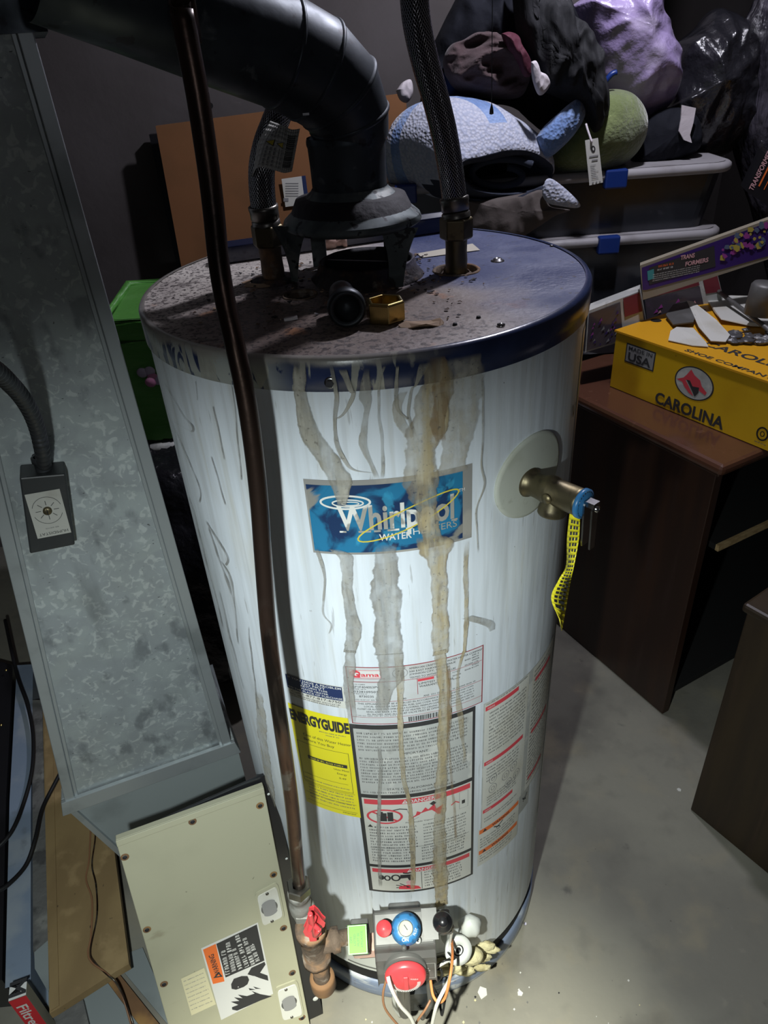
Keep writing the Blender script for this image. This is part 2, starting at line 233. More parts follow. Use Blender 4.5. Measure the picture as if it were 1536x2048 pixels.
# ---------------------------------------------------------------- mesh builder
def basis(d):
    d = d.normalized(); a = V((0,0,1)) if abs(d.z) < .9 else V((1,0,0)); x = a.cross(d).normalized(); return x, d.cross(x)
class MB:
    def __init__(s): s.v=[]; s.f=[]; s.m=[]; s.uv=[]; s.sm=[]; s.mn=[]
    def mi(s, k):
        if k not in s.mn: s.mn.append(k)
        return s.mn.index(k)
    def face(s, idx, k, uv=None, smooth=False):
        s.f.append(idx); s.m.append(s.mi(k)); s.uv.append(uv or [(0,0)]*len(idx)); s.sm.append(smooth)
    def poly(s, pts, k, uv=None, smooth=False):
        n = len(s.v); s.v += [V(p) for p in pts]; s.face(list(range(n, n+len(pts))), k, uv, smooth)
    def box(s, c, dim, k, ax=None):
        c = V(c); ax = ax or (V((1,0,0)), V((0,1,0)), V((0,0,1))); h = [ax[i]*dim[i]/2 for i in range(3)]; n = len(s.v)
        for i in (-1,1):
            for j in (-1,1):
                for l in (-1,1): s.v.append(c+h[0]*i+h[1]*j+h[2]*l)
        for q in ((0,1,3,2),(4,6,7,5),(0,4,5,1),(2,3,7,6),(0,2,6,4),(1,5,7,3)): s.face([n+i for i in q], k)
        return s
    def hexa(s, b4, t4, k):
        n = len(s.v); s.v += [V(p) for p in b4]+[V(p) for p in t4]
        for q in ((3,2,1,0),(4,5,6,7),(0,1,5,4),(1,2,6,5),(2,3,7,6),(3,0,4,7)): s.face([n+i for i in q], k)
        return s
    def prism(s, pts, d, k):   # polygon pushed along d
        n = len(s.v); N_ = len(pts); s.v += [V(p) for p in pts]+[V(p)+d for p in pts]
        s.face(list(range(n, n+N_)), k); s.face([n+N_+i for i in reversed(range(N_))], k)
        for i in range(N_): j=(i+1)%N_; s.face([n+i, n+N_+i, n+N_+j, n+j][::-1], k)
        return s
    def tube(s, pts, r, k, n=16, caps=True, closed=False, twist=None):
        pts = [V(p) for p in pts]; rs = r if isinstance(r, (list,tuple)) else [r]*len(pts); N_ = len(pts); b = len(s.v); acc = 0; x = None; vs=[]
        for i, p in enumerate(pts):
            t = (pts[(i+1)%N_]-pts[i-1]) if closed else (pts[min(i+1,N_-1)]-pts[max(i-1,0)])
            t.normalize()
            x = (basis(t)[0] if x is None else (x-t*x.dot(t)).normalized()); y = t.cross(x)
            if i: acc += (p-pts[i-1]).length
            vs.append(acc)
            for j in range(n): a=2*PI*j/n; s.v.append(p+(x*math.cos(a)+y*math.sin(a))*rs[i])
        for i in range(N_ if closed else N_-1):
            i2=(i+1)%N_
            for j in range(n):
                j2=(j+1)%n; s.face([b+i*n+j, b+i*n+j2, b+i2*n+j2, b+i2*n+j], k, [(j/n,vs[i]),((j+1)/n,vs[i]),((j+1)/n,vs[i2]),(j/n,vs[i2])], True)
        if caps and not closed: s.face([b+j for j in reversed(range(n))], k); s.face([b+(N_-1)*n+j for j in range(n)], k)
        return s
    def lathe(s, prof, o, k, ax=V((0,0,1)), n=32, cap=(False,False), ks=None, jit=0):  # profile of (radius, height)
        o = V(o); ax = V(ax).normalized(); x, y = basis(ax); b = len(s.v)
        for i, (r, h) in enumerate(prof):
            for j in range(n):
                a=2*PI*j/n; rr = r*(1+jit*noise.noise(V((math.cos(a)*2+h*40, math.sin(a)*2, i)))) if jit else r; s.v.append(o+ax*h+(x*math.cos(a)+y*math.sin(a))*rr)
        for i in range(len(prof)-1):
            kk = ks[i] if ks else k
            for j in range(n): j2=(j+1)%n; s.face([b+i*n+j, b+i*n+j2, b+(i+1)*n+j2, b+(i+1)*n+j], kk, None, True)
        if cap[0]: s.face([b+j for j in reversed(range(n))], ks[0] if ks else k)
        if cap[1]: s.face([b+(len(prof)-1)*n+j for j in range(n)], ks[-1] if ks else k)
        return s
    def hexnut(s, o, r, h, k, ax=V((0,0,1)), ph=0, ri=0):
        o=V(o); ax=V(ax).normalized(); x,y=basis(ax); q=lambda a,rr,z: o+ax*z+(x*math.cos(a)+y*math.sin(a))*rr
        A_=[ph+PI/3*i for i in range(6)]; b=len(s.v); lv=[(.90,0),(1,.08*h),(1,.92*h),(.90,h)]+([(ri/r,h),(ri/r,0)] if ri else [])
        for rr,z in lv: s.v += [q(a,r*rr,z) for a in A_]
        for l in range(len(lv)-1):
            for i in range(6): j=(i+1)%6; s.face([b+l*6+i,b+l*6+j,b+l*6+6+j,b+l*6+6+i],k)
        if not ri: s.face([b+18+i for i in range(6)],k); s.face([b+i for i in reversed(range(6))],k)
        else:
            for i in range(6): j=(i+1)%6; s.face([b+30+i,b+30+j,b+j,b+i],k)
        return s
    def sphere(s, c, r, k, sc=(1,1,1), n=16, m=10, fn=None):
        c=V(c); b=len(s.v)
        for i in range(m+1):
            t=PI*i/m
            for j in range(n):
                a=2*PI*j/n; d=V((math.sin(t)*math.cos(a)*sc[0], math.sin(t)*math.sin(a)*sc[1], math.cos(t)*sc[2])); s.v.append(c+d*r*(fn(d) if fn else 1))
        for i in range(m):
            for j in range(n): j2=(j+1)%n; s.face([b+i*n+j,b+(i+1)*n+j,b+(i+1)*n+j2,b+i*n+j2],k,None,True)
        return s
    def build(s, name, parent=None, loc=None, bevel=0, mods=()):
        L0 = rootloc(parent) if parent else (V(loc) if loc is not None else None)
        if L0 is None:
            xs=[p.x for p in s.v]; ys=[p.y for p in s.v]; L0 = V(((min(xs)+max(xs))/2,(min(ys)+max(ys))/2,min(p.z for p in s.v)))
        me = bpy.data.meshes.new(name); me.from_pydata([p-L0 for p in s.v], [], s.f)
        for k in s.mn: me.materials.append(MT[k])
        me.polygons.foreach_set('material_index', s.m); me.polygons.foreach_set('use_smooth', s.sm)
        ul = me.uv_layers.new(); ul.data.foreach_set('uv', [c for f in s.uv for p in f for c in p])
        me.validate(); me.update()
        o = bpy.data.objects.new(name, me); COL.objects.link(o)
        if parent: o.parent = parent
        else: o.location = L0
        if bevel: b = o.modifiers.new('bevel','BEVEL'); b.width = bevel; b.segments = 2; b.limit_method='ANGLE'; b.angle_limit=.6
        return o
def rootloc(o):
    p = V(o.location)
    while o.parent: o = o.parent; p += V(o.location)
    return p
def tag(o, label=None, cat=None, group=None, kind=None):
    for k, v in (('label',label),('category',cat),('group',group),('kind',kind)):
        if v: o[k] = v
    return o
def thing(name, loc, label, cat, group=None):
    o = bpy.data.objects.new(name, None); o.empty_display_size = .05; COL.objects.link(o); o.location = loc; return tag(o, label, cat, group)
def catmull(P, n=8):
    P=[V(p) for p in P]; out=[]
    for i in range(len(P)-1):
        a,b,c,d = P[max(i-1,0)],P[i],P[i+1],P[min(i+2,len(P)-1)]
        for j in range(n):
            t=j/n; out.append(.5*((2*b)+(c-a)*t+(2*a-5*b+4*c-d)*t*t+(3*b-a-3*c+d)*t**3))
    return out+[P[-1]]
# ---------------------------------------------------------------- drawing on a surface
_tc = {}
def textgeo(body, bold=0):
    if (body,bold) in _tc: return _tc[(body,bold)]
    cu = bpy.data.curves.new('t','FONT'); cu.body = body; cu.size = 1; cu.align_x='CENTER'; cu.align_y='CENTER'; cu.resolution_u = 3; cu.offset = bold
    o = bpy.data.objects.new('t', cu); COL.objects.link(o); bpy.context.view_layer.update()
    me = o.evaluated_get(bpy.context.evaluated_depsgraph_get()).to_mesh()
    r = ([(v.co.x, v.co.y) for v in me.vertices], [tuple(p.vertices) for p in me.polygons])
    bpy.data.objects.remove(o); bpy.data.curves.remove(cu); _tc[(body,bold)] = r; return r
class Surf:    # maps (u, v) in metres to space
    def __init__(s, mb, fn): s.mb=mb; s.fn=fn
    def rect(s, u0, u1, v0, v1, k, off, seg=.005):
        n=max(1,int(abs(u1-u0)/seg)); m=max(1,int(abs(v1-v0)/.05)) 
        for j in range(m):
            for i in range(n):
                a,b=u0+(u1-u0)*i/n,u0+(u1-u0)*(i+1)/n; c,d=v0+(v1-v0)*j/m,v0+(v1-v0)*(j+1)/m
                s.mb.poly([s.fn(a,c,off),s.fn(b,c,off),s.fn(b,d,off),s.fn(a,d,off)],k,None,True)
    def poly(s, pts, k, off): s.mb.poly([s.fn(u,v,off) for u,v in pts],k)
    def frame(s, u0,u1,v0,v1,w,k,off):
        s.rect(u0,u1,v0,v0+w,k,off); s.rect(u0,u1,v1-w,v1,k,off); s.rect(u0,u0+w,v0,v1,k,off); s.rect(u1-w,u1,v0,v1,k,off)
    def line(s, pts, w, k, off, closed=False):
        P=list(pts)+([pts[0]] if closed else [])
        for (a,b),(c,d) in zip(P,P[1:]):
            l=math.hypot(c-a,d-b) or 1e-9; nx,ny=-(d-b)/l*w/2,(c-a)/l*w/2; ex,ey=(c-a)/l*w*.3,(d-b)/l*w*.3
            s.poly([(a+nx-ex,b+ny-ey),(c+nx+ex,d+ny+ey),(c-nx+ex,d-ny+ey),(a-nx-ex,b-ny-ey)],k,off)
    def ell(s, cu, cv, ru, rv, k, off, w=0, rot=0, a0=0, a1=2*PI, n=36):
        f=lambda a,e=0:(cu+(ru+e)*math.cos(a)*math.cos(rot)-(rv+e)*math.sin(a)*math.sin(rot), cv+(ru+e)*math.cos(a)*math.sin(rot)+(rv+e)*math.sin(a)*math.cos(rot))
        P=[f(a0+(a1-a0)*i/n) for i in range(n+1)]
        if w: s.line(P,w,k,off)
        else: s.poly(P[:-1],k,off)
    def text(s, t, u, v, h, k, off, w=None, bold=.0, rot=0, sx=1):
        vs, fs = textgeo(t, bold)
        if not vs: return
        ww = max(x for x,_ in vs)-min(x for x,_ in vs); mx=(max(x for x,_ in vs)+min(x for x,_ in vs))/2; my=(max(y for _,y in vs)+min(y for _,y in vs))/2; sc=h/.72
        fx = (w/ww) if w else sc*sx
        n=len(s.mb.v); cr,sr=math.cos(rot),math.sin(rot)
        for x,y in vs:
            X=(x-mx)*fx; Y=(y-my)*sc; s.mb.v.append(s.fn(u+X*cr-Y*sr, v+X*sr+Y*cr, off))
        for f in fs: s.mb.face([n+i for i in f],k)
    def micro(s, u0, u1, v, h, k, off, fill=.92):
        u=u0; end=u0+(u1-u0)*fill
        while u<end:
            for _ in range(random.randint(2,8)):
                if u>end: break
                cw=h*.62
                s.rect(u,u+h*.17,v-h/2,v+h/2,k,off,.01)
                q=random.random()
                if q<.7: s.rect(u,u+cw*.7,v+random.choice((-.5,-.1,.32))*h,v+random.choice((-.5,-.1,.32))*h+h*.18,k,off,.01)
                if q>.4: s.rect(u+cw*.55,u+cw*.55+h*.17,v-h/2,v+h*.4,k,off,.01)
                u+=cw*1.25
            u+=h*.5
    def para(s, u0, u1, v1, v0, n, k, off, frac=.55, last=.6, ind=None):
        dv=(v1-v0)/n
        for i in range(n): s.micro(u0, u1, v1-dv*(i+.5), dv*frac, k, off, last if i==n-1 else random.uniform(.86,.99))
def cylfn(r0=R):
    return lambda u,v,off: V(((r0+off)*math.sin(u/R), -(r0+off)*math.cos(u/R), v))
def planefn(O, eu, ev):
    n = eu.cross(ev).normalized()
    return lambda u,v,off: O+eu*u+ev*v+n*off
DG = lambda d: math.radians(d)*R

# ================================================================ SETTING
def struct(o): o['kind']='structure'; return o
mb=MB(); mb.box((.2,.95,-.02),(3.8,5.1,.04),'concrete'); fl=struct(mb.build('floor'))
WY=1.32
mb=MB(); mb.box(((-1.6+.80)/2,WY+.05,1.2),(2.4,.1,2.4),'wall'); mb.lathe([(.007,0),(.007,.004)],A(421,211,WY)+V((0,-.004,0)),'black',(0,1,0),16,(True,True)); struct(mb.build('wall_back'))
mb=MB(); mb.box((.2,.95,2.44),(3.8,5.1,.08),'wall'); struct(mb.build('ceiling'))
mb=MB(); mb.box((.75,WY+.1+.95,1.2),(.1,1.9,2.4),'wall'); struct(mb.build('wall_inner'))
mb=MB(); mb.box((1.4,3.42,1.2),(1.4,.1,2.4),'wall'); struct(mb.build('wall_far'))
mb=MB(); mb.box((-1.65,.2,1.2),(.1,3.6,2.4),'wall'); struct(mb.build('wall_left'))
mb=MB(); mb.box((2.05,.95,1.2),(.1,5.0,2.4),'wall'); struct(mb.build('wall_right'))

# ================================================================ WATER HEATER
wh = thing('water_heater', (0,0,0), 'tall white cylindrical gas water heater with a stained, peeling jacket and a navy rim', 'water heater')
# --- jacket with its stains
mb=MB(); n=160; Z0=.090
for i in range(n):
    a0,a1=2*PI*i/n,2*PI*(i+1)/n
    for j in range(24):
        z0=Z0+(H-.004-Z0)*j/24; z1=Z0+(H-.004-Z0)*(j+1)/24
        mb.poly([(R*math.sin(a0),-R*math.cos(a0),z0),(R*math.sin(a1),-R*math.cos(a1),z0),(R*math.sin(a1),-R*math.cos(a1),z1),(R*math.sin(a0),-R*math.cos(a0),z1)],'jacket',None,True)
# smooth normals need shared vertices: weld below
def c6(x,y,w): return (560+x/3.072, 700+y/3.072, w/3.072)
def c5(x,y,w): return (540+x/2.844, 1280+y/2.844, w/2.844)
def stain(P, k, off, dense=7):
    Q=[]
    for i in range(len(P)-1):
        a,b,c,d=[P[min(max(q,0),len(P)-1)] for q in (i-1,i,i+1,i+2)]
        for j in range(dense):
            t=j/dense; Q.append(tuple(.5*((2*b[q])+(c[q]-a[q])*t+(2*a[q]-5*b[q]+4*c[q]-d[q])*t*t+(3*b[q]-a[q]-3*c[q]+d[q])*t**3) for q in range(3)))
    Q.append(P[-1]); L_=[]
    for i,(x,y,w) in enumerate(Q):
        w*=1+.30*noise.noise(V((x*.02,y*.018,3.1))); x+=3*noise.noise(V((y*.02,x*.01,7)))
        th,z=cyl(x,y); w=max(w,1.2); hw=w*.62*max(.35,(CP.z-z+.0)**0+0)*(CP-V((R*math.sin(th),-R*math.cos(th),z))).dot(FW)/FL/max(.4,math.cos(th))
        rr=R+off+(.0035 if z>1.205 else 0); rows=[]
        m=5
        for q in range(m+1):
            t=th+hw/R*(2*q/m-1); rows.append(V((rr*math.sin(t),-rr*math.cos(t),min(z,H-.001))))
        L_.append(rows)
    n_=len(L_)
    for i in range(n_-1):
        for q in range(5):
            v0,v1=i/(n_-1),(i+1)/(n_-1); v0,v1=min(v0,1-v0)*2,min(v1,1-v1)*2
            mb.poly([L_[i][q],L_[i+1][q],L_[i+1][q+1],L_[i][q+1]],k,[(q/5,v0),(q/5,v1),((q+1)/5,v1),((q+1)/5,v0)],True)
O1=.0022
S6=lambda *a:[c6(*p) for p in a]; S5=lambda *a:[c5(*p) for p in a]
stain(S6((1110,20,260),(1120,200,250),(1110,400,230),(1070,600,190),(1060,760,190)),'stf',O1)
stain(S6((930,20,60),(960,180,180),(930,350,210),(880,560,200),(870,700,190),(865,820,190),(890,960,120),(915,1080,120),(950,1180,120)),'sty',O1+.0002)
stain(S6((950,20,80),(975,150,90),(985,300,100),(960,450,80),(985,560,50)),'str',O1+.0004)
stain(S6((985,250,60),(1000,400,70),(985,520,40)),'sty',O1+.0003)
stain(S6((125,50,70),(135,230,75),(150,400,90),(210,550,150),(300,680,160),(370,790,150),(385,900,70),(380,960,30)),'stt',O1)
stain(S6((330,1215,60),(400,1260,80),(410,1340,66),(430,1560,66),(455,1690,80),(430,1843,80))+S5((460,60,60),(450,200,60),(470,500,40)),'stg',O1)
stain(S6((320,70,24),(350,270,24),(340,420,22),(345,560,26),(390,660,28),(450,730,22),(570,750,20)),'stt',O1)
stain(S6((390,100,50),(430,220,36),(450,270,26),(400,380,20),(350,420,18)),'stt',O1)
stain(S6((540,90,26),(520,260,80),(535,360,36),(515,480,40),(505,560,44),(540,660,28),(595,790,30)),'stt',O1)
stain(S6((640,80,20),(605,230,17),(610,400,17),(625,560,19),(625,790,19)),'stt',O1)
stain(S6((715,80,20),(715,330,22),(790,425,14)),'stt',O1)
stain(S6((760,250,50),(720,330,60),(740,440,60),(800,540,40)),'stf',O1)
stain(S6((880,60,70),(830,190,26),(800,260,22),(790,400,18),(825,530,20)),'stt',O1)
stain(S6((1235,100,14),(1240,450,14),(1235,700,12),(1245,820,14),(1200,1000,10),(1210,1250,10)),'stt',O1)
stain(S6((650,1180,110),(640,1300,160),(650,1400,160),(655,1600,160),(665,1843,160))+S5((680,80,130),(690,200,120),(650,300,80),(640,420,60)),'stg',O1+.0002)
stain(S6((900,1130,150),(960,1200,190),(965,1300,110),(975,1500,95),(985,1843,90))+S5((965,60,60),(985,250,60),(985,500,62),(970,800,60),(960,1100,66),(975,1479,78))+[(880,1800,24),(878,1828,20)],'sty',O1+.0003)
stain(S6((1140,1150,36),(1135,1400,30),(1140,1650,30),(1125,1843,26))+S5((1095,60,26),(1070,150,16),(1060,240,14),(1075,420,30),(1100,620,14),(1095,700,26)),'sty',O1)
stain(S6((230,1210,26),(280,1400,14),(270,1600,12),(320,1680,11),(300,1740,9)),'stg',O1)
stain(S5((725,20,60),(740,250,36),(740,450,30),(755,750,26),(795,950,26),(815,1250,26),(810,1440,22)),'sty',O1)
stain(S5((625,600,20),(625,800,18),(620,1200,20),(630,1400,16)),'stg',O1)
stain(S5((1010,120,20),(1015,420,24),(1015,640,14),(1040,900,14),(1050,1150,12)),'str',O1+.0005)
stain([(930,1232,20),(975,1245,16),(982,1260,8)],'stg',O1); 

for P in ([(330,760,3),(372,830,3),(388,850,5),(385,862,4),(350,840,3)],[(350,850,3),(372,900,3),(385,930,3),(404,980,3),(402,1005,4)],[(395,760,2),(398,800,2.5)],[(430,810,3),(440,860,3),(452,920,3)],
          [(425,910,3),(440,960,3),(455,1010,3)],[(415,1040,4),(440,1080,8),(460,1115,5),(455,1130,4)],[(300,740,3),(330,800,3),(350,850,3),(362,920,3)],[(445,1120,5),(462,1150,5),(470,1200,3),(480,1290,3)],[(440,1180,3),(460,1260,4),(490,1380,3)],
          [(420,1050,3),(436,1100,5),(450,1140,3),(456,1160,7),(464,1190,3)],[(460,1330,3),(480,1450,3),(500,1560,3)],[(500,1250,2.5),(508,1330,3),(518,1420,3)],[(468,760,3),(480,900,3),(486,960,3)],[(380,990,3),(400,1060,4),(425,1160,3),(450,1260,3)]):
    stain(P,'std',O1)
stain([(520,1380,14),(528,1480,20),(545,1600,16),(560,1660,12)],'stf',O1)
# tape patch and seam strip at the right side
sf=Surf(mb,cylfn()); sf.rect(DG(66.5),DG(84),.30,1.19,'tapeR',.0005)
sf.rect(DG(60),DG(60.6),.80,1.10,'stg',.0004)
jk=mb.build('jacket',wh,None)
# weld the cylinder so that it shades smoothly
import bmesh
def weld(o, d=1e-6):
    bm=bmesh.new(); bm.from_mesh(o.data); bmesh.ops.remove_doubles(bm, verts=bm.verts, dist=d); bm.to_mesh(o.data); bm.free()
weld(jk)
# --- dark slit, base ring, inner wall
mb=MB(); mb.lathe([(R-.004,.02),(R-.004,.12)],(0,0,0),'black',n=96); mb.build('recess',wh,None)
mb=MB(); mb.lathe([(R-.012,.0),(R+.001,.0),(R+.002,.005),(R+.002,.046),(R-.001,.050),(R-.006,.050)],(0,0,0),'base',n=128); tag(mb.build('base_ring',wh,None),'chipped blue-grey ring at the foot')
# --- navy band
mb=MB(); mb.lathe([(R+.0002,1.205),(R+.003,1.206),(R+.0032,H-.002),(R+.0015,H+.0008),(R-.004,H+.0012)],(0,0,0),'band',n=160); bd=mb.build('rim_band',wh,None); tag(bd,'navy enamel rim band with peeled patches')
mb=MB(); th,z=cyl(662,762); P=V(((R+.003)*math.sin(th),-(R+.003)*math.cos(th),z)); ax=V((math.sin(th),-math.cos(th),0))
mb.lathe([(.0055,0),(.0055,.0015),(.0035,.0015)],P,'steel',ax,20); mb.hexnut(P,.004,.005,'steel',ax); mb.build('screw',wh)
# --- lid with openings (cut, so that one looks into them)
def boolcut(o, cutters):
    for c in cutters: m_=o.modifiers.new('b','BOOLEAN'); m_.operation='DIFFERENCE'; m_.solver='EXACT'; m_.object=c
    bpy.context.view_layer.update(); me=bpy.data.meshes.new_from_object(o.evaluated_get(bpy.context.evaluated_depsgraph_get()))
    o.modifiers.clear(); o.data=me
    for c in cutters: bpy.data.objects.remove(c)
nL,nR=V((-.109,.013,H)),V((.110,-.001,H)); ho=V((-.074,-.057,H)); FC=V((.004,.0,H))
mb=MB(); mb.lathe([(R-.002,H-.003),(R-.002,H)],(0,0,0),'lid',n=160,cap=(True,True)); lid=mb.build('lid',wh,None); lid.data.materials[0]=MT['lid']
cs=[]
for c,r,k in ((nR,.0265,24),(ho,.0185,24),(FC,.050,40)):
    mb=MB(); mb.lathe([(r,-.02),(r,.02)],c,'lid',n=k,cap=(True,True),jit=.06 if r<.04 else 0); cs.append(mb.build('cut'))
boolcut(lid,cs); tag(lid,'dusty tan and dark blue lid, speckled with rust')
mb=MB()
mb.lathe([(.029,-.004),(.0285,.0008),(.0265,.0016),(.0245,0),(.0240,-.010)],nR,'rust',n=28,jit=.07); mb.lathe([(.0001,-.014),(.027,-.012)],nR,'disc',n=24); mb.lathe([(.016,-.008),(.019,-.004),(.016,-.002)],nR,'rust',n=20,jit=.2); mb.build('outlet_opening',wh)
mb=MB(); mb.lathe([(.0205,-.0005),(.0198,.0012),(.0178,.0008),(.0170,-.008)],ho,'rust',n=28,jit=.1); mb.lathe([(.0001,-.02),(.02,-.018)],ho,'soot',n=24); mb.build('anode_opening',wh)
mb=MB(); P=G(995,522,H); r,h=.0085,.0035; mb.lathe([(r,0),(r*.95,.001),(r*.7,.0012),(r*.55,h),(r*.3,h),(r*.2,h*.6),(.0001,h*.6)],P,'steel',n=24); mb.build('rivet',wh)
mb=MB(); P=G(1002,652,H); mb.lathe([(.004,0),(.004,.002),(.0001,.003)],P,'steel',n=14); mb.build('rivet',wh)
for (px,py) in ((957,636),(910,650),(1103,493),(640,575)): mb=MB(); P=G(px,py,H); mb.lathe([(.0025,0),(.002,.002),(.0001,.002)],P,'soot' if px<1000 else 'steel',n=12); mb.build('rivet',wh)
mb=MB(); Q=[G(833,507,H+.001),G(945,487,H+.001),G(960,500,H+.001),G(845,515,H+.001)]; mb.poly(Q,'tape'); tag(mb.build('tape_strip',wh),'pale strip of masking tape')
# --- flue collar with baffle
mb=MB(); mb.lathe([(.068,-.001),(.064,.004),(.0585,.010),(.0565,.019),(.0545,.021),(.0515,.017),(.0505,-.05)],FC,'char',n=56,ks=['char','char','char','char','soot','soot'],jit=.05)
mb.lathe([(.0001,-.052),(.0505,-.05)],FC,'soot',n=32); fc=mb.build('flue_collar',wh); tag(fc,'charred, rust-crusted flue collar')
mb=MB(); mb.lathe([(.034,.004),(.036,.010),(.034,.012),(.032,.010),(.031,-.03)],FC+V((-.008,-.004,0)),'soot',n=36); mb.box(FC+V((0,.0,.008)),(.10,.004,.02),'iron',(V((.93,-.36,0)),V((.36,.93,0)),V((0,0,1)))); mb.build('flue_baffle',wh)
# rusty flakes lying on the lid near the collar
mb=MB()
for i in range(260):
    a=random.uniform(0,2*PI); r=random.uniform(.062,.10) if i<120 else random.uniform(.05,.17); x,y=FC.x+r*math.cos(a)-(.03 if i>120 else 0),FC.y+r*math.sin(a)-(.05 if i>120 else 0)
    if math.hypot(x,y)>.24 or math.hypot(x-ho.x,y-ho.y)<.021 or math.hypot(x-nR.x,y-nR.y)<.03: continue
    s_=random.uniform(.0008,.0035); P=V((x,y,H+.0006)); k=random.choice(['char','rust','soot','leaf','char'])
    pts=[P+V((math.cos(q)*s_*random.uniform(.5,1.2),math.sin(q)*s_*random.uniform(.4,1),random.uniform(0,.0016))) for q in (0,1.2,2.4,3.6,4.9)]
    mb.prism(pts,V((0,0,.0006)),k)
fk=mb.build('rust_debris',None,(0,0,H)); tag(fk,'scatter of dark rust crumbs around the flue collar on the heater lid','debris',None,'stuff')
# --- nipples
def nipple(o,h,tilt=V((0,0,1)),k='rust',r=.0135):
    mb=MB(); mb.lathe([(r,-.012),(r,.0),(r*.98,.004),(r*1.02,.012),(r*.97,h*.6),(r,h)],o,k,tilt,24); return mb
nipple(nL,.040).build('cold_nipple',wh); 
nipple(nR,.038,k='oldbrass',r=.0130).build('hot_nipple',wh)
mb=MB(); mb.lathe([(.030,0),(.026,.003),(.019,.005),(.0136,.004)],nL,'char',n=30,jit=.15); mb.lathe([(.024,.0005),(.016,.003)],nL+V((-.012,-.008,0)),'leaf',n=18,jit=.3); mb.build('nipple_rust',wh)
# --- LABELS
lab=None
def newlab(): 
    mb=MB(); return mb,Surf(mb,cylfn())
# brand plate
mb,s=newlab(); u0,u1,v0,v1=DG(-17.0),DG(21.4),1.018,1.110; W=u1-u0; h=v1-v0
s.rect(u0,u1,v0,v1,'wlg',.0005,.006); s.rect(u0+.002,u1-.011,v0+.003,v1-.006,'wl',.0008,.006)
U=lambda f:u0+W*f
Vv=lambda f:v0+h*f
s.text('Whirlpool',U(.53),Vv(.46),.030,'wlw',.0013,w=W*.70,bold=.028)
for f in (.205,.318,.352,.41,.49,.52,.60,.882): s.rect(U(f)-.0035,U(f)+.0035,Vv(.315),Vv(.34),'wlw',.0014)
s.text('WATER',U(.515),Vv(.235),.0085,'white',.0013,w=.034,bold=.02); s.text('HEATERS',U(.76),Vv(.27),.0085,'wlw',.0013,w=.048)
s.text('TM',U(.93),Vv(.70),.004,'white',.0013)
s.ell(U(.235),Vv(.72),W*.145,h*.085,'wlw',.0013,.0022); s.ell(U(.25),Vv(.71),W*.09,h*.045,'wlw',.0014,.0016); s.ell(U(.265),Vv(.705),W*.05,h*.022,'wlw',.0014,.0012)
s.ell(U(.60),Vv(.46),W*.335,h*.125,'wly',.0015,.0016,rot=.40)
s.text('T',U(.75),Vv(.10),.004,'wly',.0013)
tag(mb.build('brand_label',wh),'blue peeling brand sticker with a yellow orbit loop')
# blue notice
mb,s=newlab(); u0,u1=DG(-31.5),DG(-13.9)
s.rect(u0,u1,.7755,.8145,'lab',.0004); s.rect(u0,u1-.002,.789,.8135,'navy',.0007); s.mb=mb
w=u1-u0
for i,(t,ww,hh) in enumerate((('IF YOU HAVE A PROBLEM',.92,.0036),('DO NOT',.40,.0042),('RETURN THIS',.46,.0031),('WATER HEATER',.48,.0031),('TO THE PLACE OF PURCHASE.',.96,.0032))):
    s.text(t,(u0+u1)/2,.8108-i*.0046,hh,'white',.0010,w=w*ww,bold=.01)
s.text('Call 1-877-817-6750',(u0+u1)/2,.7858,.0040,'ink',.0009,w=w*.86); s.micro(u0+.002,u1-.002,.7807,.0022,'mic',.0009); s.micro(u0+.004,u1-.004,.7773,.002,'mic',.0009)
tag(mb.build('return_notice_label',wh),'navy and white notice sticker')
# energy guide
mb,s=newlab(); u0,u1=DG(-32.6),DG(-13.6); w=u1-u0; v1,v0=.758,.548
s.rect(u0,u1,v0,v1,'yel',.0006); s.text('ENERGYGUIDE',(u0+u1)/2+.000,v1-.020,.019,'ink',.0009,w=w*.99,bold=.055)
s.micro(u0+w*.5,u1-.004,v1-.036,.002,'mic',.0009); s.micro(u0+w*.6,u1-.014,v1-.041,.002,'mic',.0009)
s.text('Cost of this Water Heater',(u0+u1)/2+.008,v1-.052,.0052,'ink',.0009,w=w*.80); s.text('Before You Buy',(u0+u1)/2-.004,v1-.062,.0052,'ink',.0009,w=w*.52)
s.frame(u0+.004,u1-.006,v0+.055,v1-.070,.0006,'ink',.0009); s.rect(u0+.018,u1-.010,v1-.102,v1-.095,'ink',.0009); s.micro(u0+.022,u1-.012,v1-.0985,.0028,'yel',.0011)
for i,f in enumerate((.55,.62,.72)): s.text(('Uses Most','Energy','0.49')[i],u1-.019,v1-.108-i*.009,.0038,'ink',.0009,w=(.022,.014,.010)[i])
s.rect(u0+.006,u1-.012,v0+.072,v0+.0725,'ink',.0009); s.micro(u0+.006,u1-.006,v0+.062,.0024,'mic',.0009)
for i in range(5): s.micro(u0+.010,u1-.004,v0+.048-i*.007,.0027,'mic',.0009,.95)
for q in (.052,.028,.010): s.rect(u0+.004,u1-.004,v0+q,v0+q+.0005,'ink',.0009)
s.text('IMPORTANT',u1-.016,v0+.006,.003,'ink',.0009,w=.02)
tag(mb.build('energy_label',wh),'bright yellow energy rating label')
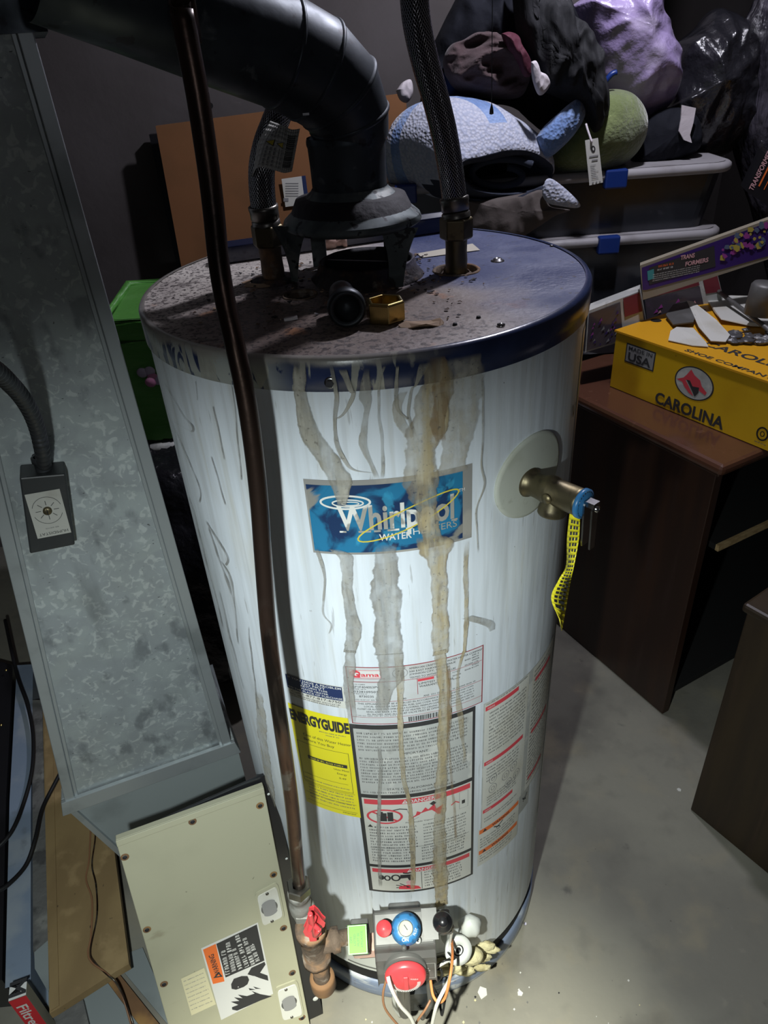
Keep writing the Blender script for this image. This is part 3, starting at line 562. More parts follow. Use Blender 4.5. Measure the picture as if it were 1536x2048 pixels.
# rating plate
mb,s=newlab(); u0,u1,v0,v1=DG(-12.6),DG(25.4),.750,.851; w=u1-u0
s.rect(u0,u1,v0,v1,'clearlab',.0005); s.frame(u0,u1,v0,v1,.0012,'mar',.0008)
s.rect(u0+.004,u0+.042,v1-.018,v1-.005,'white',.0008); s.frame(u0+.004,u0+.042,v1-.018,v1-.005,.0006,'red',.0010); s.ell(u0+.011,v1-.0115,.0055,.0050,'red',.0011,.002)
s.text('ama',u0+.029,v1-.0135,.0065,'red',.0011,w=.022,bold=.02); s.text('G',u0+.012,v1-.0122,.010,'red',.0012,bold=.05)
s.ell(u0+.065,v1-.012,.009,.008,'grey',.0009,.0006); s.ell(u0+.065,v1-.012,.005,.004,'grey',.0009,.0006)
for i,(t,ww) in enumerate((('AMERICAN CRAFTMASTER WATER HEATER COMPANY',.095),('500 EAST FAIRVIEW AVENUE',.058),('JOHNSON CITY, TN  37601',.050),('TESTED TO WITHSTAND 300 LBS',.058))):
    s.text(t,u0+.086+ww/2-.01,v1-.006-i*.0052,.0030,'ink',.0009,w=ww)
for q in (.020,.026): s.rect(u0+.002,u0+.046,v1-q,v1-q+.0005,'mar',.0009)
s.rect(u0+.002,u1-.002,v1-.0250,v1-.0244,'mar',.0009); s.rect(u0+.001,u1-.001,v1-.060,v1-.0594,'mar',.0009); s.rect(u0+.085,u0+.0856,v1-.052,v1-.025,'mar',.0009)
for i,t in enumerate(('GF1F4040S3PV','0328109507','8730235')): s.text(t,u0+.022,v1-.034-i*.0082,.0036,'ink',.0009,w=(.033,.030,.018)[i]); s.micro(u0+.005,u0+.024,v1-.0295-i*.0082,.0016,'mic',.0009)
s.rect(u0+.086,u0+.106,v1-.030,v1-.026,'red',.0009); s.text('LPG',u0+.114,v1-.028,.0035,'ink',.0009,w=.009)
s.text('LIMITED',u0+.097,v1-.034,.0035,'ink',.0009,w=.020); s.text('WARRANTY',u0+.100,v1-.039,.0035,'ink',.0009,w=.025); s.text('06 YEAR',u0+.124,v1-.038,.003,'ink',.0009,w=.014); s.text('6',u0+.117,v1-.044,.003,'ink',.0009); s.text('8',u0+.117,v1-.049,.003,'ink',.0009)
for i in range(6): s.micro(u1-.016-.01*(i%2),u1-.006,v1-.010-i*.0042,.0022,'mic',.0009)
for i in range(3): s.micro(u0+.13,u1-.03,v1-.028-i*.006,.0022,'mic',.0009); 
s.micro(u0+.003,u0+.055,v1-.0565,.0022,'grey',.0009); s.text('180',u0+.068,v1-.0565,.003,'ink',.0009); s.text('ANS  Z21.10.1A',u0+.105,v1-.0565,.003,'ink',.0009,w=.026); s.micro(u0+.13,u1-.008,v1-.0565,.0022,'mic',.0009)
for i,t in enumerate(('THIS APPLIANCE MUST BE INSTALLED IN ACCORDANCE WITH','LOCAL CODES OR NATIONAL FUEL GAS CODE ANSI Z223.1','CLOSET OR ALCOVE ON COMBUSTIBLE FLOORING. MINIMUM CLEARANCES','SIDES AND BACK 2 IN.  TOP OF HEATER TO CEILING 12 IN.','IN. INCHES, AND ALL RELIEF VALVE MUST BE OPEN')): s.text(t,u0+.066+(i%2)*.004,v1-.0635-i*.0048,.0029,'ink',.0009,w=(.112,.104,.114,.100,.09)[i])
for i in range(5): s.micro(u0+.128,u1-.010,v1-.0635-i*.0048,.0022,'mic',.0009,.9)
s.rect(u0+.001,u1-.001,v0+.0125,v0+.013,'mar',.0009); s.micro(u0+.006,u0+.06,v0+.0155,.002,'grey',.0009)
u=u0+.072
while u<u0+.128:
    b_=random.choice((.0005,.0009,.0014)); s.rect(u,u+b_,v0+.002,v0+.0105,'ink',.0009,9); u+=b_+random.choice((.0006,.001))
tag(mb.build('rating_label',wh),'silver rating plate with maroon outline')
# big warning label
mb,s=newlab(); u0,u1,v0,v1=DG(-13.9),DG(23.2),.358,.748; w=u1-u0
s.rect(u0,u1,v0,v1,'ink',.0005); s.rect(u0+.006,u1-.004,.605,v1-.008,'labg',.0007); s.rect(u0+.006,u1-.004,.434,.597,'lab',.0007); s.rect(u0+.006,u1-.004,v0+.005,.427,'lab',.0007)
for i in range(6): s.micro(u0+.010,u1-.008,v1-.016-i*.0065,.0034,'mic',.0010,.97)
s.text('IMPORTANT',(u0+u1)/2,v1-.057,.0045,'ink',.0010,w=.034)
for i in range(9): s.micro(u0+.010,u1-.008,v1-.066-i*.0062,.0034,'mic',.0010,.97)
s.text('STATE OF CALIFORNIA NOTICE',(u0+u1)/2+.002,.618,.0042,'ink',.0010,w=.086); s.micro(u0+.010,u1-.02,.6105,.0034,'mic',.0010)
def warnbar(y,hh):
    s.rect(u0+.009,u1-.007,y-hh/2,y+hh/2,'red',.0010); s.text('DANGER',(u0+u1)/2+.006,y,hh*.72,'white',.0013,w=.038,bold=.02)
    a=(u0+u1)/2-.018; s.poly([(a-.0045,y-hh*.36),(a+.0045,y-hh*.36),(a,y+hh*.40)],'white',.0013); s.rect(a-.0005,a+.0005,y-hh*.2,y+hh*.2,'red',.0015)
warnbar(.589,.011)
cx,cy=u0+.036,.556
s.rect(cx-.011,cx+.003,cy-.011,cy+.008,'ink',.0010); s.rect(cx+.004,cx+.012,cy-.011,cy+.010,'ink',.0010); s.rect(cx-.007,cx-.002,cy+.008,cy+.011,'ink',.0010)
s.ell(cx,cy,.024,.0155,'red',.0013,.0032); s.line([(cx-.017,cy+.010),(cx+.017,cy-.010)],.0032,'red',.0013)
s.line([(cx+.012,cy+.014),(cx+.022,cy+.017),(cx+.032,cy+.015)],.002,'ink',.0010); s.line([(cx+.032,cy+.014),(cx+.036,cy-.002),(cx+.042,cy-.010),(cx+.048,cy-.006)],.0007,'grey',.0010)
fx=u0+.080
s.poly([(fx-.012,cy-.011),(fx+.036,cy-.008),(fx+.040,cy+.012),(fx+.030,cy+.006),(fx+.027,cy+.018),(fx+.018,cy+.008),(fx+.014,cy+.014),(fx+.008,cy+.004),(fx+.002,cy+.008),(fx,cy)],'red',.0010)
s.poly([(fx+.020,cy+.020),(fx+.026,cy+.025),(fx+.030,cy+.020),(fx+.026,cy+.014)],'ink',.0010)
s.frame(u1-.024,u1-.010,cy-.012,cy+.026,.0005,'grey',.0010); s.rect(u1-.020,u1-.015,cy-.002,cy+.006,'ink',.0010); s.line([(u1-.036,cy+.004),(u1-.03,cy+.009),(u1-.024,cy+.004)],.002,'red',.0010)
s.text('Flammable Vapors',(u0+u1)/2+.002,cy-.0165,.003,'ink',.0010,w=.042)
s.poly([(u0+.010,cy-.0265),(u0+.018,cy-.0265),(u0+.014,cy-.020)],'ink',.0010)
for i in range(8):
    s.micro(u0+(.020 if i<1 else .012),u0+.082,cy-.026-i*.0072,.0038,'mic',.0010,.97); s.micro(u0+.090,u1-.010,cy-.026-i*.0072,.0030,'mic',.0010,.93)
for q in (.4785,): s.rect(u0+.010,u1-.008,q,q+.0006,'ink',.0010)
for i in range(5): s.micro(u0+.012,u0+.080,.4735-i*.0072,.0038,'mic',.0010,.93); s.micro(u0+.086,u1-.012,.4735-i*.0072,.0036,'mic',.0010,.95)
warnbar(.4185,.010)
s.rect(u0+.083,u0+.0838,.365,.412,'ink',.0010)
s.ell(u0+.022,.400,.0045,.0065,'ink',.0010); s.ell(u0+.031,.399,.004,.006,'ink',.0010,.0025); s.ell(u0+.044,.400,.006,.0075,'ink',.0010,.0028)
s.poly([(u0+.051,.398),(u0+.051,.408),(u0+.068,.408),(u0+.071,.398),(u0+.071,.392),(u0+.064,.392),(u0+.062,.399)],'ink',.0010); s.ell(u0+.062,.413,.007,.003,'ink',.0010)
s.ell(u0+.066,.386,.007,.006,'pkink',.0010); s.poly([(u0+.048,.376),(u0+.062,.380),(u0+.078,.374),(u0+.082,.366),(u0+.068,.366),(u0+.056,.368),(u0+.047,.369)],'red',.0011)
for q in ((.044,.380),(.044,.373),(.050,.384)): s.line([(u0+q[0],q[1]),(u0+.064,.373)],.0018,'ink',.0012)
for i in range(6): s.micro(u0+.088,u1-.014,.409-i*.0075,.0036,'mic',.0010,.9)
tag(mb.build('warning_label',wh),'black-bordered danger label')
# instruction label on the right
mb,s=newlab(); u0,u1=DG(26.0),DG(64.5); w=u1-u0; v1,v0=.744,.470
s.rect(u0,u1,v0,v1,'labg',.0005); s.rect(u0+.002,u0+w*.50,v0+.0,v1-.003,'lab',.0007); s.rect(u0+w*.56,u1-.002,v0,v1-.003,'lab',.0007)
s.micro(u0+.004,u0+w*.5,v1-.004,.0025,'mic',.0010)
for y,f in ((v1-.012,.36),(v1-.125,.46),(v1-.235,.36)): s.rect(u0+.003,u0+w*f,y-.004,y+.004,'red',.0010); s.text('WARNING',u0+.012,y,.004,'white',.0012,w=.012)
for y,f in ((v1-.030,.30),(v1-.140,.34),(v1-.25,.30)): s.rect(u0+w*.60,u0+w*(.6+f),y-.004,y+.004,'red',.0010)
for i in range(13): s.micro(u0+.010,u0+w*.49,v1-.024-i*.0068,.0030,'mic',.0010,.93)
for i in range(5): s.micro(u0+.008,u0+w*.45,v1-.138-i*.007,.0030,'mic',.0010,.9)
for (a,b) in ((.02,.19),(.045,.182),(.062,.176),(.052,.205),(.07,.20),(.02,.168)):
    s.ell(u0+a,v1-b,.007,.0095,'grey',.0010,.0009); s.ell(u0+a,v1-b,.003,.004,'grey',.0010,.0009)
for i in range(4): s.micro(u0+.010,u0+w*.46,v1-.205-i*.006,.0028,'mic',.0010,.85)
for i in range(30): s.micro(u0+w*.58,u1-.006,v1-.012-i*.0085,.0032,'mic',.0010,.95)
s.micro(u0+.006,u0+w*.45,v0+.02,.0028,'mic',.0010); s.micro(u0+.006,u0+w*.40,v0+.013,.0028,'mic',.0010)
# lower orange warning part
t0,t1=DG(25.0),DG(44.5); s.rect(t0,t1,.372,.470,'lab',.0008)
for y in (.462,.408): s.rect(t0+.002,t1-.003,y-.005,y+.005,'orange',.0011); s.text('WARNING',(t0+t1)/2,y,.0055,'ink',.0013,w=.036,bold=.02); a=t0+.012; s.poly([(a-.004,y-.0035),(a+.004,y-.0035),(a,y+.004)],'ink',.0013)
a,b=(t0+t1)/2-.006,.450; s.line([(a-.008,b+.004),(a,b-.002),(a+.010,b+.005)],.0022,'ink',.0012); s.line([(a-.003,b-.004),(a,b),(a+.004,b-.005)],.0016,'ink',.0012)
for i in range(4): s.micro(t0+.004,t1-.006,.442-i*.0068,.0030,'mic',.0011)
for i in range(3): s.micro(t0+.004,t1-.010,.398-i*.0072,.0030,'mic',.0011)
tag(mb.build('instruction_label',wh),'faded instruction sheet with red and orange bars')
# little arrow mark labels
mb,s=newlab(); a,b=DG(48),.452; s.rect(a-.014,a+.014,b-.03,b+.03,'tapeR',.0004); s.line([(a-.006,b+.004),(a,b-.004),(a+.007,b+.006)],.0022,'ink',.0010); s.line([(a-.004,b-.006),(a,b),(a+.004,b-.007)],.0018,'ink',.0010)
mb.build('arrow_label',wh); mb,s=newlab(); a,b=DG(62),1.10; s.line([(a-.006,b+.010),(a,b-.006),(a+.007,b+.008)],.0025,'ink',.0010); mb.build('arrow_label',wh)
# --- relief valve: disc, brass body, blue cap, lever, tag
th=math.radians(39.5); nv=V((math.sin(th),-math.cos(th),0)); tv=V((math.cos(th),math.sin(th),0)); C0=V((R*math.sin(th),-R*math.cos(th),1.064))
mb=MB(); rings=[]
for rr,off in ((.0,.004),(.046,.004),(.0495,.0035),(.0505,.0015),(.050,-.001)):
    ring=[]
    for i in range(48):
        a=2*PI*i/48; u=rr*math.cos(a)*1.08; v=rr*math.sin(a); t=th+u/R; ring.append(V(((R+off)*math.sin(t),-(R+off)*math.cos(t),1.066+v)))
    rings.append(ring)
for q in range(4):
    for i in range(48): j=(i+1)%48; mb.poly([rings[q][i],rings[q][j],rings[q+1][j],rings[q+1][i]],'disc',None,True)
sf=Surf(mb,cylfn()); uc=math.radians(39.5)*R; sf.line([(uc-.053,1.062),(uc-.02,1.068)],.0022,'stg',.0055); weld(mb.build('foam_disc',wh,None),1e-5); 
vr=V((.30,-.80,0)).normalized(); vr=V((.62,-.55,-.10)).normalized()  # valve axis
def rv(): return None
P0=cyl(1055,962); P0=V((R*math.sin(P0[0]),-R*math.cos(P0[0]),P0[1])); 
ax=V((math.sin(th),-math.cos(th),.03)).normalized(); Lv=.070
mb=MB(); mb.lathe([(.0165,.0),(.0175,.003),(.0165,.006),(.0140,.008),(.0140,.016),(.0150,.024),(.0165,.028),(.0165,.034),(.0150,.038),(.0150,Lv-.004),(.0155,Lv),(.012,Lv+.002)],P0,'oldbrass',ax,32,(True,True))
sd=(V((0,0,-1))-ax*V((0,0,-1)).dot(ax)).normalized(); sd=(sd*.95+tv*-.15).normalized()
M0=P0+ax*(Lv*.52); mb.lathe([(.0125,.0),(.0130,.012),(.0150,.018),(.0155,.024),(.0145,.026),(.0120,.026),(.0115,.010)],M0,'oldbrass',sd,28)
mb.lathe([(.006,0),(.005,.002),(.0001,.0025)],P0+ax*(Lv*.55)-tv*.017,'oldbrass',-tv,14)
rvp=mb.build('relief_valve',wh); tag(rvp,'tarnished brass relief valve')
mb=MB(); mb.lathe([(.0165,0),(.0165,.0035),(.0145,.005),(.0001,.006)],P0+ax*Lv,'bluepl',ax,30,(True,False)); x1,y1=basis(ax)
for i in range(22): a=2*PI*i/22; mb.box(P0+ax*(Lv+.0045)+(x1*math.cos(a)+y1*math.sin(a))*.0130,(.0012,.004,.0012),'blackpl',(x1,y1,ax))
tag(mb.build('valve_cap',rvp),'blue ridged cap')
E1=P0+ax*(Lv+.006); rt_=ax.cross(V((0,0,1))).normalized(); dn=(V((0,0,-1))-ax*(-ax.z)).normalized(); rt2=dn.cross(ax).normalized()
def slot(o,ax_,ux,uy,L_,w_,th_,k,mb):
    pts=[o+ux*(w_/2*math.cos(a))+uy*(w_/2*math.sin(a)) for a in [PI+PI*i/10 for i in range(11)]][::1]
    pts=[o+ux*(w_/2*math.cos(a))-uy*(w_/2*math.sin(a)) for a in [PI*i/10 for i in range(11)]]+[o+uy*L_-ux*w_/2*.8,o+uy*L_+ux*w_/2*.8]
    mb.prism(pts,ax_*th_,k)
mb=MB(); slot(E1,ax,rt2,dn,.048,.013,.002,'steel',mb); slot(E1+ax*.010+rt2*.002,ax,rt2,dn,.048,.010,.002,'steel',mb); mb.box(E1+ax*.006+dn*-.004,(.010,.006,.012),'steel',(rt2,dn,ax)); mb.lathe([(.0035,.010),(.0035,.014),(.001,.015)],E1,'steel',ax,14); tag(mb.build('lever',rvp),'bright steel test lever')
# yellow tag: twisted ribbon
mb=MB(); yv=E1.y+.004
Lp=[A(1140,1020,yv),A(1134,1075,yv),A(1132,1130,yv),A(1118,1160,yv-.01),A(1103,1197,yv-.015),A(1121,1240,yv-.01)]
Rp=[A(1160,1030,yv-.004),A(1158,1075,yv-.008),A(1148,1130,yv-.012),A(1141,1165,yv-.004),A(1134,1205,yv+.004),A(1124,1262,yv+.002)]
La,Ra=catmull(Lp,5),catmull(Rp,5); n0=len(La)
for i in range(n0-1):
    mb.poly([La[i],La[i+1],Ra[i+1],Ra[i]],'yel',None,True)
    if i%1==0 and 1<i<n0-4:
        for q in range(3):
            f0=.15+.25*q+random.uniform(0,.05); f1=f0+.17; off=V((0,-.0008,.0004)); t=random.uniform(.15,.3)
            mb.poly([La[i].lerp(Ra[i],f0)+off,La[i].lerp(La[i+1],.55).lerp(Ra[i].lerp(Ra[i+1],.55),f0)+off,La[i].lerp(La[i+1],.55).lerp(Ra[i].lerp(Ra[i+1],.55),f1)+off,La[i].lerp(Ra[i],f1)+off],'ink')
tg=mb.build('valve_tag',rvp); tag(tg,'curled yellow paper tag'); sm=tg.modifiers.new('s','SOLIDIFY'); sm.thickness=.0006

# --- gas control valve
gv=None
def at(u,d,z): return V((u,-R-d,z))
mb=MB(); xl,xr=-.056,.032; yb=-.306
prof=[(yb,.285),(-.352,.285),(-.360,.292),(-.360,.362),(-.354,.372),(-.354,.384),(-.350,.388),(-.312,.403),(yb,.400)]
mb.prism([V((xl,y,z)) for y,z in prof],V((xr-xl,0,0)),'gvm')
mb.box((-.010,-.284,.310),(.05,.05,.04),'gvm'); gv=mb.build('gas_control_valve',wh,None,.003); tag(gv,'grey cast gas control valve')
nt_=V((0,-.42,.91)).normalized(); 
mb=MB(); s=Surf(mb,lambda u,v,off:V((u,-.360-off,v))); s.frame(-.045,.030,.302,.346,.0006,'white',.0004)
s.text('CAUTION',-.008,.338,.0045,'white',.0006,w=.03)
for i in range(4): s.micro(-.042,.028,.331-i*.006,.003,'white',.0006,.9)
mb.build('valve_lettering',gv)
def fromtop(px,py,u_off=0): return None
# red button, blue knob on the sloping top
Kc=PL(812,1858,V((0,-.335,.404)),nt_); Rc=PL(769,1858,V((0,-.335,.404)),nt_)
x1=V((1,0,0)); y1=nt_.cross(x1).normalized()
mb=MB(); mb.lathe([(.009,-.01),(.009,.010),(.0108,.010),(.0112,.020),(.0100,.0235),(.0001,.0245)],Rc,'redpl',nt_,28,ks=['wplas','wplas','redpl','redpl','redpl']); tag(mb.build('reset_button',gv),'round red plastic button')
mb=MB(); P_=Kc; prof=[(.019,.004),(.0213,.005),(.0213,.012),(.0197,.015),(.0187,.0225),(.0168,.0245),(.0105,.025)]
b=len(mb.v); nn=60
for i,(r,hh) in enumerate(prof):
    for j in range(nn):
        a=2*PI*j/nn; rr=r*(1-(.09 if 2<i<6 and (j%10)in(0,1) else 0)); mb.v.append(P_+nt_*hh+(x1*math.cos(a)+y1*math.sin(a))*rr)
for i in range(len(prof)-1):
    for j in range(nn): j2=(j+1)%nn; mb.face([b+i*nn+j,b+i*nn+j2,b+(i+1)*nn+j2,b+(i+1)*nn+j],'bluepl',None,True)
mb.lathe([(.0100,.0245),(.0100,.027),(.0086,.028),(.0001,.028)],P_,'disc',nt_,28); mb.lathe([(.0205,-.004),(.0205,.005)],P_,'gvm',nt_,32)
s=Surf(mb,lambda u,v,off:P_+nt_*(.0247+off)+x1*u+y1*v); s.text('ON',-.002,-.0138,.0044,'white',.0008,bold=.02); s.text('PILOT',.0130,-.0050,.0036,'white',.0008,rot=1.1,w=.009); s.line([(-.002,.004),(.002,-.002)],.0012,'ink',.0042)
tag(mb.build('pilot_knob',gv),'blue plastic knob with a pale round centre')
# red thermostat dial facing forward
Dc=A(811,1948,-.372); dn_=V((0,-.90,-.05)).normalized(); dn_=V((0,-.99,.10)).normalized(); xx=V((1,0,0)); yy=dn_.cross(xx)
mb=MB(); mb.lathe([(.031,-.012),(.031,-.006),(.026,-.004)],Dc,'gvm',dn_,40); mb.lathe([(.0285,-.002),(.030,.0),(.030,.004),(.028,.008),(.022,.0105),(.0001,.0125)],Dc,'redpl',dn_,48)
mb.box(Dc+dn_*.0130,(.007,.030,.003),'redpl',(xx,yy,dn_))
s=Surf(mb,lambda u,v,off:Dc+dn_*(.013+off)+xx*u+yy*v)
for i in range(26): a=PI*.02+PI*1.0*i/25+PI; s.line([(.0165*math.cos(a),.0165*math.sin(a)),(.0205*math.cos(a),.0205*math.sin(a))],.0013,'white',.0003)
s.text('WARM',.012,.010,.0036,'white',.0010,w=.011,rot=-.15)
tag(mb.build('temperature_dial',gv,None,.001),'round red dial with white tick marks')
mb=MB(); mb.lathe([(.0035,0),(.0035,.012),(.0001,.013)],A(808,1893,-.362),'gvm',V((0,-.6,.8)),12); mb.box(V((.026,-.332,.400)),(.022,.040,.012),'gvm',(V((1,0,0)),y1,nt_))
mb.lathe([(.0045,0),(.0045,.006),(.002,.008)],PL(822,1882,V((0,-.335,.400)),nt_)+V((.010,0,0)),'wplas',nt_,14); mb.build('valve_fittings',gv)
# igniter on bracket
Ic=A(885,1845,-.335)
mb=MB(); mb.lathe([(.0155,-.022),(.0155,-.004),(.013,.0),(.0135,.004)],Ic,'gvm',nt_,28); mb.lathe([(.0135,.0),(.0145,.006),(.0128,.012),(.0078,.015),(.0068,.022),(.005,.024),(.0001,.0242)],Ic,'blackpl',nt_,28,ks=['blackpl']*6)
mb.box(Ic-nt_*.030+V((-.004,.004,-.004)),(.034,.034,.006),'gvm'); tag(mb.build('igniter_button',wh),'glossy black igniter button')
# inlet nipple with green sticker
mb=MB(); yN=-.335; zN=.386; mb.tube([V((-.066,yN,zN)),V((-.098,yN,zN))],[.0125,.0125],'wplas',20); mb.box(V((-.076,yN,zN-.002)),(.026,.036,.036),'gvm'); mb.box(V((-.072,yN+.004,zN-.036)),(.034,.026,.022),'pinkpl'); mb.box(V((-.068,yN+.012,zN-.058)),(.030,.02,.028),'gvm')
mb.build('gas_inlet',gv,None,.002)
gl=A(715,1880,yN-.0185)
mb=MB(); nn_=V((0,-.5,.85)).normalized(); ex=V((1,0,0)); ey=nn_.cross(ex).normalized(); O_=A(715,1879,yN-.018)
s=Surf(mb,lambda u,v,off:O_+ex*u+ey*v+nn_*off); mb.box(O_-nn_*.002,(.027,.036,.004),'green',(ex,ey,nn_)); s.frame(-.0130,.0130,-.0175,.0175,.0008,'labg',.0003)
for i,t in enumerate(('APPLIANCE','MUST BE','LISTED','OFF')): s.text(t,-.006+.005*i*-1+.012,0,.003,'ink',.0005,w=(.020,.016,.014,.008)[i],rot=PI/2)
tag(mb.build('green_sticker',gv),'lime green sticker')
# drain valve
Dv=A(914,1897,-.300)
nd=V((.25,-.75,.62)).normalized()
mb=MB(); mb.lathe([(.0045,.006),(.0085,.006),(.0095,.009),(.022,.009),(.0225,.006),(.022,.0),(.016,-.006),(.012,-.030),(.012,-.045)],Dv,'wplas',nd,36); mb.lathe([(.0001,.003),(.0092,.007)],Dv,'blackpl',nd,24)
tag(mb.build('drain_valve',wh),'white plastic drain valve with a dark centre hole')
mb=MB(); Kb=A(940,1852,-.268); mb.sphere(Kb,.018,'wplas',(1.05,.9,1.15),fn=lambda d:1+.10*math.sin(5*math.atan2(d.y,d.x))*(1-d.z*d.z)); mb.lathe([(.010,0),(.012,-.02),(.009,-.035)],Kb,'wplas',V((.3,-.2,1)),18); tag(mb.build('drain_knob',wh),'white fluted plastic knob')
mb=MB(); mb.sphere(A(943,1912,-.285),.017,'ywool',(1.2,.8,1.1)); tag(mb.build('yellow_cap',wh),'yellowed round cap')
# insulation showing, opening round the valve
mb=MB(); 
for (px,py,r) in ((905,1935,.018),(960,1915,.016),(972,1893,.013),(930,1942,.015),(985,1900,.010),(880,1925,.014),(885,1945,.011),(965,1935,.011)):
    P_=A(px,py,-.262); mb.sphere(P_,r,'ywool',(1.3,.5,.8),fn=lambda d:1+.35*noise.noise(d*3+P_*90))
tag(mb.build('insulation_tuft',wh),'yellow fibre insulation poking out')
mb=MB(); s=Surf(mb,cylfn()); s.rect(DG(-28),DG(12),.092,.150,'wplas',.0006); s.rect(DG(-27),DG(-8),.10,.104,'gvm',.0012); mb.build('access_plate',wh)
# corrugated burner tube and pilot tubes
mb=MB(); P=[A(806,1965,-.345),A(806,1995,-.345),A(810,2024,-.335)]; Q=[]; rr=[]
for i in range(33): t=i/32; Q.append(P[0].lerp(P[2],t)); rr.append(.0085+.0016*math.cos(i*PI))
mb.tube(Q,rr,'steel',18); mb.build('flexible_tube',wh)
mb=MB(); P=[V((.02,-.345,.29)),A(858,1975,-.335),A(860,2010,-.33),A(845,2035,-.32)]; mb.tube(catmull(P,6),.0045,'gvm',10); P=[V((-.03,-.345,.29)),A(790,1980,-.34),A(789,2010,-.33),A(800,2030,-.32)]; mb.tube(catmull(P,6),.004,'wplas',10); mb.box(A(838,1985,-.30),(.05,.03,.06),'iron'); mb.build('pilot_tubes',wh)
def wire(name,pp,r,k,label,parent=wh):
    mb=MB(); mb.tube(catmull([A(*p) for p in pp],8),r,k,8); tag(mb.build(name,parent),label)
wire('wire',[(776,1953,-.385),(782,1975,-.395),(800,2010,-.40),(822,2036,-.40),(835,2070,-.40)],.0028,'wwhite','white wire left of the dial')
wire('wire',[(905,1935,-.33),(898,1960,-.36),(885,1985,-.38),(872,2015,-.39),(860,2070,-.39)],.0028,'wwhite','white wire right of the dial')
wire('wire',[(904,1880,-.30),(905,1912,-.34),(900,1955,-.37),(890,1995,-.38),(877,2004,-.38),(866,1990,-.37),(861,1960,-.35)],.0022,'worange','orange wire loop')
wire('wire',[(773,1958,-.372),(766,1990,-.38),(772,2020,-.385),(800,2055,-.39)],.0018,'wbrown','thin brown wire')
wire('wire',[(861,2000,-.37),(850,2020,-.38),(833,2045,-.385),(820,2075,-.385)],.0018,'wbrown','thin brown wire on the right')
wire('wire',[(906,1852,-.315),(900,1890,-.31),(905,1915,-.33),(890,1925,-.34),(870,1937,-.35),(865,1945,-.35)],.0022,'wwhite','white wire behind the drain valve')
wire('wire',[(896,1905,-.31),(905,1918,-.33),(890,1921,-.34),(873,1932,-.34)],.0014,'cord','thin black wire')
wire('wire',[(868,1942,-.34),(880,1938,-.345),(884,1950,-.345),(876,1962,-.345),(866,1970,-.34),(872,1985,-.34),(880,2010,-.36),(884,2030,-.37),(890,2000,-.36)],.0020,'cord','bent black lead')
wire('wire',[(830,2005,-.31),(845,2018,-.32),(862,2010,-.33),(868,1995,-.33)],.0018,'cord','black lead under the dial')

# ================================================================ GAS LINE
pp=[(357,-60,-.262),(360,0,-.265),(376,90,-.268),(395,190,-.27),(416,330,-.272),(427,420,-.275),(437,520,-.28),(450,600,-.288),(470,690,-.300),(491,790,-.306),(506,890,-.310),(518,1000,-.312),(525,1100,-.315),(536,1250,-.322),(548,1350,-.328),(562,1450,-.334),(575,1540,-.338),(585,1620,-.342),(592,1700,-.346),(599,1770,-.350)]
top=A(357,-60,-.262)
gl_=thing('gas_pipe',A(615,1975,-.35)+V((0,0,-.01)),'dark tarnished copper gas pipe bending down the front left of the heater','pipe')
mb=MB(); mb.tube(catmull([top+V((.004,.0,.55))]+[A(*p) for p in pp],4),[.0084]*(4*len(pp)+1),'copper',20); mb.build('copper_tube',gl_)
F0=A(599,1772,-.350); dnv=V((0,0,-1)); vx=F0.x-.002; vy=-.35
X_=lambda z,dx=0,dy=0:V((vx+dx,vy+dy,z))
mb=MB(); z0=F0.z
mb.hexnut(X_(z0-.012),.0165,.016,'nickel',V((.06,0,1)),.2,.0086); mb.lathe([(.0140,-.012),(.0150,-.016),(.0150,-.022),(.0128,-.024),(.0128,-.034),(.0150,-.036),(.0150,-.048),(.0140,-.058)],X_(z0),'dirtmetal',V((.06,0,1)),24,(True,False)); mb.hexnut(X_(z0-.066),.0175,.014,'dirtmetal',V((.06,0,1)),.5); tag(mb.build('shutoff_valve',gl_),'grey shutoff valve body')
zt=A(625,1890,-.35).z
mb=MB(); bx=V((vx+.004,vy,zt)); mb.lathe([(.0175,.050),(.0215,.048),(.0215,.036),(.0185,.034),(.0185,-.028),(.0205,-.030),(.0205,-.040),(.014,-.041)],bx,'rust',V((0,0,1)),28,(True,True),jit=.06)
mb.lathe([(.0145,.0),(.0145,.024),(.0175,.026),(.0175,.036),(.0110,.037),(.0110,.07)],bx,'rust',V((1,.16,0)),24,jit=.05); tag(mb.build('tee_fitting',gl_),'rusty iron tee')
zc=A(625,1965,-.35).z
mb=MB(); mb.lathe([(.0120,zt-.03-zc),(.0125,0.0),(.0120,-.01)],V((bx.x+.001,vy,zc)),'rust',n=22,jit=.06); mb.lathe([(.0165,.016),(.0190,.014),(.0190,-.010),(.0165,-.016),(.0001,-.018)],V((bx.x+.001,vy,zc)),'brasscap',n=28) if False else mb.lathe([(.0130,.018),(.0180,.017),(.0190,.012),(.0190,-.010),(.0165,-.016),(.0001,-.018)],V((bx.x+.001,vy,zc)),'rustsheet',n=28)
tag(mb.build('drip_cap',gl_),'orange-brown capped drip leg')
